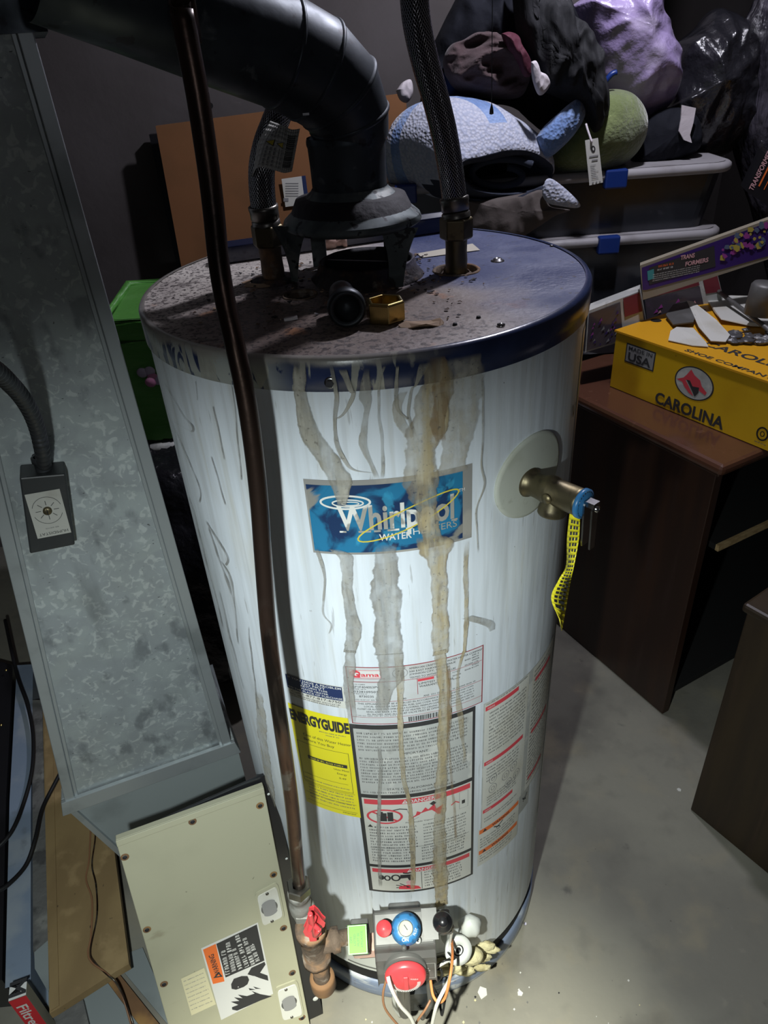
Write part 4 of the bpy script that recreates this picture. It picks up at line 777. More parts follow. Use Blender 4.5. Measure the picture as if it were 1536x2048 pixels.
# red handle: folded bow-tie lever
mb=MB(); yh=vy-.030; cr=lambda x,y,d=0:A(560+x/3.072,1650+y/3.072,yh+d)
pts=[cr(182,540),cr(205,528),cr(228,548),cr(250,580),cr(272,600),cr(268,622),cr(250,640),cr(248,672),cr(222,692),cr(192,695),cr(160,680),cr(148,655),cr(165,620),cr(176,585)]
mb.prism(pts,V((0,.008,-.002)),'redpl'); fd2=[(185,545,-.012),(215,560,-.004),(240,640,-.010),(215,680,-.004),(180,650,-.012),(190,600,-.006)]
for a,b in ((0,3),(1,4),(2,5),(5,0),(3,2)): mb.tube([cr(*fd2[a]),cr(*fd2[b])],.0035,'redpl',8)
mb.box(cr(205,640,.015),(.010,.028,.010),'redpl'); tag(mb.build('valve_handle',gl_,None,.0015),'red winged lever')

# ================================================================ VENT PIPE AND DRAFT HOOD
def yat(px,py,y,rp): P=A(px,py,y); return P, rp*(P-CP).dot(FW)/FL
vp=thing('vent_pipe',(0,0,H),'dull zinc vent pipe with a segmented elbow, rising from the draft hood above the heater','vent pipe')
hz=A(703,455,-.06).z
# hood: cone with flared rim, four legs
mb=MB(); HC=V((A(703,420,0).x,0,0)); rimz=A(703,470,-.075).z; colz=A(703,388,-.0).z+.004
rimr=.0795
mb.lathe([(rimr-.004,rimz-.004),(rimr-.001,rimz-.002),(rimr,rimz),(rimr-.001,rimz+.003),(rimr-.002,rimz+.005)],HC,'hood',n=64); mb.lathe([(rimr-.002,rimz+.005),(.0460,colz)],HC,'hood',n=64); mb.lathe([(.0460,colz),(.0440,colz+.0015),(.0425,colz+.004)],HC,'hood',n=64); mb.lathe([(rimr-.004,rimz-.002),(.062,rimz+.026),(.040,colz-.002)],HC,'soot',n=48)
def leg(px0,px1,pyt,pxb0,pxb1,pyb,y):
    t0,t1=A(px0,pyt,y),A(px1,pyt,y); zb=H+.0015
    b0,b1=G(pxb0,pyb,zb),G(pxb1,pyb,zb); mid=[]
    rows=12; L_=[]
    for i in range(rows+1):
        t=i/rows; f=(1-t)**2.6; c0=t0.lerp(b0,t); c1=t1.lerp(b1,t)
        w=.010*f; d=(c1-c0).normalized(); c0=c0-d*w*1.3; c1=c1+d*w; L_.append((c0,c1))
    n_=V((0,-.0022,0))
    for i in range(rows): mb.hexa([L_[i][0],L_[i][1],L_[i][1]+n_,L_[i][0]+n_],[L_[i+1][0],L_[i+1][1],L_[i+1][1]+n_,L_[i+1][0]+n_],'hood')
leg(567,598,452,583,596,562,-.03); leg(782,818,455,777,806,573,-.045)
for sx in (-1,1):
    P=HC+V((sx*.045,.060,0)); mb.box(V((P.x,P.y,(rimz+H)/2)),(.018,.003,rimz-H-.001),'hood')
hd=mb.build('draft_hood',vp); tag(hd,'grey-green cone on legs')
# pipe
mb=MB(); cs=[]
spec=[(703,392,0,72),(703,345,0,72),(703,300,0,73)]
mb.lathe([(.0415,colz-.004),(.0418,A(703,330,0).z),(.0425,A(703,290,0).z),(.0435,A(703,284,0).z),(.0435,A(703,278,0).z),(.0425,A(703,270,0).z)],HC,'vent',n=48)
gore=[(704,276,0.0,74),(698,236,-.004,82),(676,185,-.012,92),(628,140,-.025,100),(560,104,-.04,103)]
gp=[yat(*g) for g in gore]
far=[yat(420,52,-.075,105),yat(250,-12,-.12,106),yat(60,-80,-.16,107)]
allp=gp+far
# flat segments with crimped seams
for i in range(len(allp)-1):
    (p,r),(q,r2)=allp[i],allp[i+1]; n0_=len(mb.v)
mb.tube([p for p,_ in allp],[r for _,r in allp],'vent',48,False)
xx0=None
pts_=[p for p,_ in allp]; rs_=[r for _,r in allp]
for i in (1,2,3,4):
    t=(pts_[i+1]-pts_[i-1]).normalized(); mb.lathe([(rs_[i]-.001,-.003),(rs_[i]+.0010,-.0015),(rs_[i]+.0014,0),(rs_[i]+.0010,.0015),(rs_[i]-.001,.003)],pts_[i],'vent',t,48)
el=mb.build('elbow_and_duct',vp); 
mb=MB(); P=pts_[3]; mb.box(A(612,228,-.10),(.006,.003,.002),'steel'); mb.build('sheet_screw',vp)

# ================================================================ FLEX HOSES
def hose(label, o, nutz, pp, r, tagk=None, nh=.024):
    t=thing('flexible_hose',o+V((0,0,.02)),label,'hose','braided supply hoses of the heater')
    z=nutz; c=V((o.x,o.y,0)); P=[A(*p) for p in pp]; d=(P[0]-(c+V((0,0,z+nh)))); 
    mb=MB(); mb.hexnut(c+V((0,0,z)),.0195,nh,'oldbrass',V((0,0,1)),.35); tag(mb.build('coupling_nut',t,None,.0008),'dark brass hex nut')
    mb=MB(); q=c+V((0,0,z+nh)); ax_=(P[0]-q); l=ax_.length
    mb.lathe([(.0165,-.001),(.0165,.004),(.0135,.007),(.0130,l*.5),(.0135,l*.52),(r+.0018,l*.60),(r+.0018,l+.004),(r+.0024,l+.006),(r+.0024,l+.009),(r+.0005,l+.010)],q,'nickel',ax_,28); tag(mb.build('ferrule',t),'shiny crimp sleeve')
    mb=MB(); mb.tube(catmull(P,8),r,'braid',28); tag(mb.build('braided_tube',t),'braided steel tube'); return t
o1=hose('braided steel hose with a paper tag, on the left nipple of the heater',nL,H+.040,[(529,428,.012),(524,380,.010),(524,335,.010),(533,290,.016),(548,250,.025),(560,215,.035),(568,150,.05),(570,60,.06),(570,-80,.06)],.0148)
o2=hose('long braided steel hose curving up from the right nipple of the heater',nR,H+.036,[(910,412,0),(903,350,-.002),(889,270,-.006),(872,200,-.010),(852,130,-.014),(836,60,-.018),(829,0,-.020),(826,-90,-.02)],.0142)
# paper tag
mb=MB(); 
C1,C2=A(548,245,.012),A(524,348,.000)
axh=(C2-C1); wrap=[]
def tg_(u,v):   # u 0..1 round the hose and out, v 0..1 down
    if u<.5: a=PI*(1.05)-PI*.62*(u/.5)+PI*.45; 
    tl=[(537,242),(580,252),(600,262)]; bl=[(505,360),(560,345),(583,343)]
    return None
nv_=9
Lx=[(539,241),(552,246),(568,252),(584,259),(600,257)]
Bx=[(502,358),(516,334),(550,341),(568,346),(584,343)]
ys=[.004,-.008,-.013,-.010,-.004]
Mx=[(513,290),(530,286),(560,292),(577,300),(592,299)]
cols=[]
for i in range(5):
    t_=A(*Lx[i],ys[i]+.008); m_=A(*Mx[i],ys[i]); b_=A(*Bx[i],ys[i]-.004); cols.append(catmull([t_,m_,b_],5))
nr=len(cols[0]); fine=[]
for j in range(nr): fine.append(catmull([c[j] for c in cols],4))
def tp(u,v,off):
    U_=u*(len(fine[0])-1); V_=v*(nr-1); i=min(int(U_),len(fine[0])-2); j=min(int(V_),nr-2); fu,fv=U_-i,V_-j
    p=fine[j][i].lerp(fine[j][i+1],fu).lerp(fine[j+1][i].lerp(fine[j+1][i+1],fu),fv); return p+V((-.1,-1,.35)).normalized()*off
for j in range(nr-1):
    for i in range(len(fine[0])-1): mb.poly([fine[j][i],fine[j+1][i],fine[j+1][i+1],fine[j][i+1]],'lab',None,True)
s=Surf(mb,tp); 
v=.20
while v<.86:
    b_=random.choice((.008,.014,.02)); s.rect(.66,.90,v,v+b_,'ink',.0008,.06); v+=b_+random.choice((.008,.014))
for uu in (.30,.36,.42,.50,.56):
    for (a,b) in ((.06,.36),(.56,.92)):
        q=a
        while q<b: l=random.uniform(.03,.08); s.rect(uu,uu+.020,q,min(q+l,b),'grey',.0008,.06); q+=l+.02
for cu in (.31,.49): 
    s.poly([(cu+.09,.40),(cu+.09,.54),(cu-.06,.47)],'ink',.0007); s.poly([(cu+.078,.415),(cu+.078,.525),(cu-.035,.47)],'wly',.0010)
s.rect(.26,.265,.04,.95,'grey',.0008,.06); s.rect(.60,.605,.04,.9,'grey',.0008,.06)
pt=mb.build('paper_tag',o1); tag(pt,'white paper tag with barcode and yellow warning triangles'); pt.modifiers.new('s','SOLIDIFY').thickness=.0005

# ================================================================ LOOSE ITEMS ON THE LID
mb=MB(); mb.hexnut(G(772,640,H),.0205,.021,'brass',V((0,0,1)),.12,.0155); nb=mb.build('brass_nut',None,None,.0007)
mb=MB(); b0=G(772,640,H); mb.lathe([(.0156,.0205),(.0150,.018),(.0156,.016),(.0150,.013),(.0156,.011),(.0150,.008),(.0150,.004),(.009,.003)],b0,'brass',n=32); 
th_=mb.build('thread',nb); tag(nb,'shiny brass hex nut standing beside the dark coupling on the heater lid','nut')
cc=A(691,612,-.165); cc.z=H+.0192; ax_=V((.10,-.93,.0)).normalized()
mb=MB(); mb.lathe([(.0130,.028),(.0150,.030),(.0165,.030),(.0185,.028),(.0190,.020),(.0180,.014),(.0150,.004),(.0135,-.020),(.0130,-.026)],cc-ax_*.012,'iron',ax_,36); mb.lathe([(.0165,.0301),(.0150,.026),(.0135,.022),(.0132,.012),(.0001,.010)],cc-ax_*.012,'iron',ax_,32)
tag(mb.build('pipe_coupling'),'dark grey pipe coupling lying on its side on the heater lid','pipe fitting')
mb=MB(); lc=G(845,650,H); pts=[lc+V((math.cos(a)*.021*(1+.3*noise.noise(V((a*2,1,2)))),math.sin(a)*.010*(1+.5*noise.noise(V((a*3,5,2)))),.002+.002*math.sin(a*3))) for a in [2*PI*i/22 for i in range(22)]]; mb.prism(pts,V((0,0,-.0012)),'leaf'); tag(mb.build('paint_flake'),'curled tan flake lying right of the brass nut','flake')
mb=MB(); mb.box(G(582,640,H)+V((0,0,.0015)),(.014,.004,.003),'whitecl',(V((.98,.1,.1)),V((-.1,.98,0)),V((-.1,0,1)))); tag(mb.build('paper_scrap'),'tiny pale scrap lying in front of the round hole in the lid','scrap')
mb=MB(); q=G(455,522,H); mb.box(q+V((0,0,.005)),(.014,.012,.010),'wplas'); mb.lathe([(.0035,0),(.0055,.002),(.0055,.006),(.0035,.008)],q+V((-.004,-.002,.010)),'wplas',V((-.3,-.3,1)),10); mb.box(q+V((.004,.004,.013)),(.006,.004,.008),'wplas'); tag(mb.build('tube_fitting',None,None,.001),'small clear-white plastic fitting at the left back of the lid','fitting')
mb=MB(); q=G(668,496,H)+V((0,0,.0075)); mb.lathe([(.0078,-.012),(.0085,-.010),(.0085,.002),(.0060,.004),(.0055,.012),(.0075,.013),(.0075,.018)],q,'pinkpl',V((1,.1,0)),16,(True,True)); tag(mb.build('plastic_plug'),'small cream plastic plug lying behind the flue collar','plug')
# long navy bar lying across the back of the lid
mb=MB(); a_,b_=V((-.185,.115,H+.001)),V((.14,.215,H+.001))
hd_=(b_-a_).normalized(); pn=V((-hd_.y,hd_.x,0)); prof_=[(-.012,0),(.014,0),(.014,.022),(-.004,.026),(-.012,.020)]
mb.prism([a_+pn*u+V((0,0,w)) for u,w in prof_],hd_*(b_-a_).length,'barblue')
tag(mb.build('angle_bar',None,None,.001),'dark glossy bar lying across the back of the heater lid','bar')

# ================================================================ DUCT AND FURNACE AT THE LEFT
a20=math.radians(20); ex=V((math.cos(a20),math.sin(a20),0)); n20=V((math.sin(a20),-math.cos(a20),0)); ez=V((0,0,1)); B0=V((-.311,.026,.40))
def D(s_,z,off=0): return B0+ex*s_+ez*(z-.40)+n20*off
def DP(px,py,off=0): P=PL(px,py,B0+n20*off,n20); return P
du=thing('sheet_metal_duct',(-.44,.05,.10),'mottled galvanised sheet metal duct standing at the left edge beside the heater','duct')
sl=lambda z:-.294+.1335*(z-.40)
bk=-n20*.24; ZT=1.505
mb=MB(); mb.hexa([D(sl(.4),.4),D(0,.4),D(-.012,.4)+bk,D(sl(.4)+.01,.4)+bk],[D(sl(ZT),ZT),D(-.008,ZT),D(-.02,ZT)+bk,D(sl(ZT)+.01,ZT)+bk],'galv'); mb.build('duct_body',du)
for sgn in (0,1):
    mb=MB()
    f=(lambda z,w:D(-.008*(z-.4)/(ZT-.4)-w,z)) if sgn==0 else (lambda z,w:D(sl(z)+w,z))
    for w0,w1,h0 in ((0,.016,.007),(.016,.022,.003)):
        mb.hexa([f(.40,w0),f(.40,w1),f(.40,w1)+n20*h0,f(.40,w0)+n20*h0],[f(ZT,w0),f(ZT,w1),f(ZT,w1)+n20*h0,f(ZT,w0)+n20*h0],'galvedge')
    mb.build('corner_seam',du,None,.0012)
mb=MB(); mb.hexa([D(-.306,.372,0),D(.012,.372,0),D(.0,.372)+bk,D(-.29,.372)+bk],[D(-.300,.401,0),D(.006,.401,0),D(0,.401)+bk,D(-.29,.401)+bk],'galv'); mb.hexa([D(-.306,.372,.002),D(.012,.372,.002),D(.012,.372,.012),D(-.306,.372,.012)],[D(-.300,.402,.002),D(.006,.402,.002),D(.006,.402,.010),D(-.300,.402,.010)],'galvedge'); mb.build('drive_cleat',du,None,.001)
q=[DP(157,1650),DP(480,1527),DP(505,1640),DP(322,1925)]
mb=MB(); zl=.374; 
tl,tr=D(-.296,zl),D(.008,zl); bl_=D(-.225,.10); br_=D(.008,.10)
mb.hexa([bl_,br_,br_+bk,bl_+bk],[tl,tr,tr+bk,tl+bk],'greysheet'); mb.hexa([bl_,bl_+ex*.010,bl_+ex*.010+n20*.006,bl_+n20*.006],[tl,tl+ex*.010,tl+ex*.010+n20*.006,tl+n20*.006],'galvedge'); tag(mb.build('lower_plenum',du),'tapering blue-grey plenum box below the cleat')
mb=MB(); mb.hexa([D(-.30,ZT-.006,.012),D(.006,ZT-.006,.012),D(.006,ZT-.006,-.25),D(-.30,ZT-.006,-.25)],[D(-.30,1.60,.012),D(.006,1.60,.012),D(.006,1.60,-.25),D(-.30,1.60,-.25)],'vent'); tag(mb.build('top_trunk',du),'dark upper trunk')
# humidistat
hm=thing('humidistat',DP(100,1110),'small grey humidistat control box with a round dial, screwed to the duct','control box')
f_=lambda px,py:PL(px,py,B0+n20*.040,n20)
c4=[f_(60,1108),f_(150,1090),f_(131,948),f_(39,956)]
mb=MB(); mb.hexa([p-n20*.0385 for p in c4],c4,'hbox'); mb.build('case',hm,None,.002)
hx=(c4[1]-c4[0]).normalized(); hy=(c4[3]-c4[0]); hy=(hy-hx*hy.dot(hx)).normalized(); Oh=PL(97,1028,B0+n20*.0405,n20)
mb=MB(); s=Surf(mb,planefn(Oh,hx,hy)); s.rect(-.021,.021,-.034,.034,'hplate',.0003); s.ell(0,.006,.018,.020,'ink',.0006,.0006,a0=.3,a1=2.8); s.ell(0,.006,.018,.020,'ink',.0006,.0006,a0=3.5,a1=5.9)
for a in range(9): t=PI*.25*a; s.line([(.008*math.cos(t),.006+.008*math.sin(t)),(.014*math.cos(t),.006+.014*math.sin(t))],.0008,'ink',.0006)
s.text('HUMIDISTAT',0,-.029,.0042,'ink',.0006,w=.036,rot=PI); s.micro(-.008,.010,-.021,.002,'mic',.0006)
dp=mb.build('dial_plate',hm); mb=MB(); mb.lathe([(.0055,0),(.0055,.004),(.0045,.005),(.0001,.005)],Oh+hy*.006,'oldbrass',n20,18); mb.box(Oh+hy*.006+n20*.0055,(.001,.009,.001),'blackpl',(hx,hy,n20)); mb.build('dial_knob',hm)
mb=MB(); mb.lathe([(.010,0),(.010,.012),(.012,.012),(.012,.018),(.009,.019)],f_(88,951)-n20*.018,'flex',hy,18); tag(mb.build('cable_gland',hm),'conduit connector')
cp=[f_(89,945)-n20*.018,A(84,900,-.085),A(75,860,-.10),A(62,825,-.13),A(42,792,-.17),A(18,765,-.21),A(-8,742,-.26),A(-40,722,-.32)]
cc_=catmull(cp,26); mb=MB(); mb.tube(cc_,[.0078+(.0013 if i%6<3 else -.0005) for i in range(len(cc_))],'flex',18); tag(mb.build('flexible_conduit',None),'dark corrugated metal conduit curving into the top of the humidistat','conduit')
# leaning cream furnace door and its black backing panel
pdn=V((.037,-.244,-.969)); hx19=V((math.cos(math.radians(19)),math.sin(math.radians(19)),0)); Pt=G(230.6,1681,.52); nP=hx19.cross(-pdn).normalized()
if nP.y>0: nP=-nP
QP=lambda px,py,off=0:PL(px,py,Pt+nP*off,nP)
TLp,TRp,BRp,BLp=QP(231,1681),QP(527,1573),QP(621,2056),QP(338,2056)
def down(p,q,z): t=(z-p.z)/(q.z-p.z); return p.lerp(q,t)
BRp,BLp=down(TRp,BRp,.004),down(TLp,BLp,.004)
fd=thing('furnace_panel',(BLp+BRp)/2,'cream metal furnace door with two oval sight glasses, leaning at the foot of the duct','panel')
th3=-nP*.012
mb=MB(); mb.hexa([BLp+th3,BRp+th3,TRp+th3,TLp+th3],[BLp,BRp,TRp,TLp],'cream'); e_=(TRp-TLp).normalized(); v_=(BLp-TLp).normalized()
mb.hexa([TLp+v_*.012,TRp+v_*.012,TRp,TLp],[TLp+v_*.010+nP*.003,TRp+v_*.010+nP*.003,TRp+nP*.003-v_*.001,TLp+nP*.003-v_*.001],'cream'); mb.build('door_sheet',fd,None,.0012)
ee=e_; vv=-(v_-e_*v_.dot(e_)).normalized(); O3=TLp
def uv3(px,py): d=QP(px,py)-O3; return d.dot(ee),d.dot(vv)
sfn=planefn(O3,ee,vv)
if (ee.cross(vv)).dot(nP)<0: sfn=lambda u,v,off:O3+ee*u+vv*v+nP*off
def c2(x,y): return uv3(380+x/4.573,1600+y/4.573)
for (pc,hole,scr) in ((((590,850),(795,742),(862,1060),(655,1160)),(720,960),((700,835),(745,1085))),(((775,1710),(975,1632),(1042,1960),(838,2022)),(900,1830),((872,1710),(925,1960)))):
    mb=MB(); s=Surf(mb,sfn); P4=[c2(*q) for q in pc]
    def rnd(P4,sh):
        cx=sum(p[0] for p in P4)/4; cy=sum(p[1] for p in P4)/4; Q=[]
        for i in range(4):
            a,b,c=P4[i-1],P4[i],P4[(i+1)%4]
            for t in (0,.33,.66,1):
                w=.14; p1=(b[0]+(a[0]-b[0])*w,b[1]+(a[1]-b[1])*w); p2=(b[0]+(c[0]-b[0])*w,b[1]+(c[1]-b[1])*w)
                x=(1-t)**2*p1[0]+2*t*(1-t)*b[0]+t*t*p2[0]; y=(1-t)**2*p1[1]+2*t*(1-t)*b[1]+t*t*p2[1]; Q.append((cx+(x-cx)*sh,cy+(y-cy)*sh))
        return Q
    mb.prism([sfn(u,v,.0005) for u,v in rnd(P4,1.0)],nP*.003,'cream'); mb.prism([sfn(u,v,.0035) for u,v in rnd(P4,.86)],nP*.0015,'labg') if False else mb.prism([sfn(u,v,.0035) for u,v in rnd(P4,.84)],nP*.0018,'lab')
    hu,hv=c2(*hole); s.ell(hu,hv,.0135,.0135,'gvm',.0062); 
    pts=[(hu+.0128*max(-.85,min(.85,1.25*math.cos(t))),hv+.0165*math.sin(t)) for t in [2*PI*i/32 for i in range(32)]]; s.mb.mn; s.poly(pts,'grey',.0066)
    wpt=mb.build('sight_glass',fd,None,.0006); tag(wpt,'oval grey sight glass in a bright frame')
    for q in scr: mb=MB(); u,v=c2(*q); mb.lathe([(.0028,0),(.0026,.0012),(.001,.0018),(.0001,.0018)],sfn(u,v,.005),'nickel',nP,14); mb.build('screw',wpt)
for q in ((520,1611),(547,1749),(567,1856),(584.5,1945.5),(604,2035),(249.7,1714),(385,1643),(294,1859),(328,1968)):
    mb=MB(); u,v=uv3(*q); mb.lathe([(.0062,.0003),(.005,.0008),(.0036,.0010),(.0034,-.0005),(.0001,-.001)],sfn(u,v,.0),'rustsheet',nP,16,ks=['rustsheet','rustsheet','soot','soot']); mb.lathe([(.0034,.0012),(.0028,.0022),(.0001,.0024)],sfn(u,v,0),'soot',nP,12); mb.build('screw_hole',fd)
mb=MB(); s=Surf(mb,sfn); C_=lambda *P:[c2(*p) for p in P]
s.poly(C_((100,1355),(620,1118),(760,1770),(285,2010)),'white',.0005); s.poly(C_((118,1365),(235,1312),(315,1655),(210,1680)),'orange',.0008); s.poly(C_((240,1312),(610,1135),(680,1465),(325,1620)),'ink',.0008)
P0_=C_((210,1685),(735,1500+230)); s.poly(C_((222,1692),(690,1480),(745,1765),(290,1985)),'white',.0007)
s.poly(C_((375,1680),(400,1630),(470,1605),(525,1605),(540,1640),(525,1680),(490,1705),(420,1730),(380,1722)),'ink',.0011); u,v=c2(440,1703); s.ell(u,v,.0009,.0011,'white',.0015)
s.poly(C_((525,1590),(560,1530),(680,1475),(690,1500),(640,1575),(580,1605)),'ink',.0011); s.poly(C_((560,1560),(640,1575),(708,1600),(716,1648),(640,1625),(575,1600)),'ink',.00112)
s.poly(C_((385,1912),(383,1890),(440,1868),(372,1840),(450,1832),(402,1800),(480,1808),(436,1775),(520,1788),(590,1765),(560,1740),(640,1770),(750,1790),(640,1830),(540,1875),(430,1922)),'ink',.0011)
s.poly(C_((535,1715),(600,1730),(545,1735)),'ink',.0011); s.poly(C_((575,1700),(650,1722),(600,1722)),'ink',.0011)
u,v=c2(222,1500); la=c2(245,1560); lb=c2(190,1400); rr_=math.atan2(lb[1]-la[1],lb[0]-la[0]); s.text('WARNING',u,v,.0085,'ink',.0011,w=math.hypot(lb[0]-la[0],lb[1]-la[1])*1.12,rot=rr_,bold=.02)
s.poly(C_((212,1625),(262,1565),(298,1610)),'ink',.0011); s.poly(C_((240,1608),(262,1585),(275,1602)),'orange',.0014)
for i,(a,b,f) in enumerate((((345,1590),(300,1370),1),((400,1560),(345,1310),1),((460,1540),(400,1360),1),((520,1520),(425,1230),1),((575,1500),(490,1245),1),((618,1470),(560,1310),1))):
    pa,pb=c2(*a),c2(*b); L__=math.hypot(pb[0]-pa[0],pb[1]-pa[1]); dx,dy=(pb[0]-pa[0])/L__,(pb[1]-pa[1])/L__
    s2=Surf(mb,lambda u_,v_2,off,pa=pa,dx=dx,dy=dy:sfn(pa[0]+dx*u_-dy*v_2,pa[1]+dy*u_+dx*v_2,off)); s2.micro(0,L__,0,.0072,'white',.0011,1)
tag(mb.build('warning_sticker',fd),'orange, black and white fire warning sticker')
mb=MB(); s=Surf(mb,sfn); c3=lambda x,y:uv3(x/2.363,1550+y/2.363); s.poly([c3(855,962),c3(965,910),c3(1020,1082),c3(905,1135)],'ywool' if False else 'oldpaper',.0006)
for i in range(8):
    pa,pb=c3(868+i*5.0,975+i*19),c3(958+i*6,935+i*19); L__=math.hypot(pb[0]-pa[0],pb[1]-pa[1]); dx,dy=(pb[0]-pa[0])/L__,(pb[1]-pa[1])/L__
    s2=Surf(mb,lambda u_,v_2,off,pa=pa,dx=dx,dy=dy:sfn(pa[0]+dx*u_-dy*v_2,pa[1]+dy*u_+dx*v_2,off)); s2.micro(0,L__,0,.0022,'grey',.0007,1)
tag(mb.build('faded_sticker',fd),'faded yellowish paper sticker')
mb=MB(); off=-.016; b=lambda px,py:QP(px,py,off); tr1,tr2,tr3=b(528,1552),b(538,1554),b(545,1566); brr=b(652,2060); brr=down(tr3,brr,.003); tl1=b(265,1668)-nP*0; bll=down(tl1,b(360,2060),.003)
mb.prism([bll,brr,tr3,tr2,tr1,tl1],-nP*.006,'blackpl')
for q in ((537,1588),(573,1717),(631,1997),(604,1830)): mb.lathe([(.0022 if q[1]<1900 else .005,0),(.0001,.001)],b(*q)+nP*.0005,'wplas',nP,12)
tag(mb.build('black_backing_panel',None,None,.001),'black metal panel with small bright screw holes, behind the cream furnace door','panel')

# ================================================================ CLUTTER AT LOWER LEFT
def slab(pp,z,t,k,mb): mb.prism([G(px,py,z) for px,py in pp],V((0,0,-t)),k)
mb=MB(); slab([(85,1400),(190,1400),(240,1790),(258,1928),(232,1943),(118,2016),(99,2027)],.100,.018,'wood',mb); slab([(87,1400),(104,1400),(118,2010),(100,2022)],.1025,.0025,'wood',mb)
wb=mb.build('wood_board'); tag(wb,'tan board with two thin wires lying on it, left of the furnace door','board')
mb=MB(); mb.hexa([G(120,1990,.0)+V((0,.02,0)),G(235,1930,.0)+V((0,.02,0)),G(215,1760,.0),G(110,1800,.0)],[p+V((0,0,.081)) for p in (G(120,1990,.0)+V((0,.02,0)),G(235,1930,.0)+V((0,.02,0)),G(215,1760,.0),G(110,1800,.0))],'dirt'); tag(mb.build('grey_block'),'dirty grey block carrying the tan board','block')
mb=MB(); slab([(64,1400),(90,1400),(104,1880),(72,1935),(66,1900)],.096,.09,'dirt',mb); tag(mb.build('grimy_strip'),'grimy dark grey strip between the tan board and the blue-grey rail','strip')
mb=MB(); slab([(72,1905),(95,1885),(100,1960),(96,1975),(73,1935)],.100,.02,'greysheet',mb); tag(mb.build('chipped_slab',None,None,.003),'small chipped grey slab by the near end of the grimy strip','slab')
mb=MB(); slab([(36,1332),(64,1330),(59,1600),(58,1958),(14,1972),(18,1780),(22,1600)],.100,.10,'stripblue',mb); tag(mb.build('metal_rail',None,None,.003),'blue-grey metal rail lying along the left edge of the picture','rail')
mb=MB(); slab([(-160,1280),(26,1330),(12,1600),(8,1780),(4,1960),(-200,1980)],.10,.10,'blackpl',mb)
for q in ((20,1340),(10,1450),(3,1582)): mb.lathe([(.004,0),(.003,.002),(.0001,.003)],G(q[0]-8,q[1],.12),'brass',n=12)
tag(mb.build('black_chest'),'black chest with brass studs at the extreme left','chest')
def cord(name,pp,r,k,label,cat='wire',group=None):
    mb=MB(); mb.tube(catmull([G(px,py,z) for px,py,z in pp],8),r,k,8); tag(mb.build(name),label,cat,group)
cord('cable',[(10,1240,.14),(33,1345,.125),(55,1410,.125),(66,1470,.125),(64,1540,.125),(46,1610,.125),(22,1665,.13),(-10,1700,.13)],.0045,'cord','black cable looping over the far part of the blue-grey rail','cable')
cord('cable',[(135,1520,.125),(108,1570,.125),(84,1620,.125),(70,1680,.125),(52,1730,.118),(18,1768,.13),(-10,1785,.14)],.0045,'cord','black cable crossing the tan board and the near part of the rail','cable')
cord('thin_wire',[(192,1640,.104),(190,1680,.104),(184,1730,.104),(192,1770,.104),(194,1830,.104),(181,1900,.104),(190,1925,.104),(215,1950,.106),(232,1965,.10),(250,2000,.06),(270,2060,.03)],.0016,'copper','thin black wire bent across the tan board')
cord('thin_wire',[(182,1640,.104),(178,1720,.104),(172,1758,.104),(184,1800,.104),(182,1870,.104),(176,1905,.104),(184,1925,.104),(210,1944,.106),(228,1962,.10),(244,1990,.06),(268,2070,.03)],.0016,'wbrown','thin copper-coloured wire running beside the black one on the tan board')
mb=MB(); slab([(160,1990),(215,1965),(300,2080),(180,2100)],.03,.03,'greysheet',mb); tag(mb.build('grey_offcut'),'grey sheet offcut lying at the bottom left below the tan board','offcut')
mb=MB(); slab([(100,2030),(165,1995),(190,2100),(110,2100)],.045,.045,'dirt',mb); tag(mb.build('dirty_block'),'grimy block at the bottom edge right of the filter box','block')
mb=MB(); slab([(212,1968),(240,1950),(340,2075),(270,2090)],.022,.004,'rustsheet',mb); tag(mb.build('rusty_plate'),'rust-brown plate on the floor under the thin wires','plate')
mb=MB(); slab([(236,1930),(258,1905),(285,1895),(325,1990),(345,2060)],.012,.004,'greysheet',mb); tag(mb.build('teal_plate'),'blue-grey plate on the floor between the tan board and the furnace door','plate')
zf=.20; f0,f1,f2=G(17,2003,zf),G(52,1990,zf),G(54,1963,zf); f3=f0+(f2-f1)
fb=thing('filter_box',(f0+f2)/2-V((0,0,zf)),'white and red air filter box standing in the bottom left corner','box')
mb=MB(); dz=V((0,0,-(zf-.001))); mb.hexa([p+dz for p in (f0,f1,f2,f3)],[f0,f1,f2,f3],'fside')
fx_=(f1-f0).normalized(); nf=fx_.cross(V((0,0,1))).normalized(); s=Surf(mb,planefn(f0,fx_,V((0,0,1)))); W_=(f1-f0).length; s.rect(0,W_,-zf+.002,-.0,'fred',.0006)
s.text('Filtrete',W_*.46,-.070,W_*.60,'white',.0012,w=.095,rot=-PI/2,bold=.02)
s=Surf(mb,planefn(f0,fx_,(f3-f0).normalized())); s.rect(0,W_,0,(f3-f0).length,'white',.0006); s.text('M',W_*.5,.016,.026,'ink',.0012,rot=-PI/2,bold=.03); 0
mb.build('carton',fb)

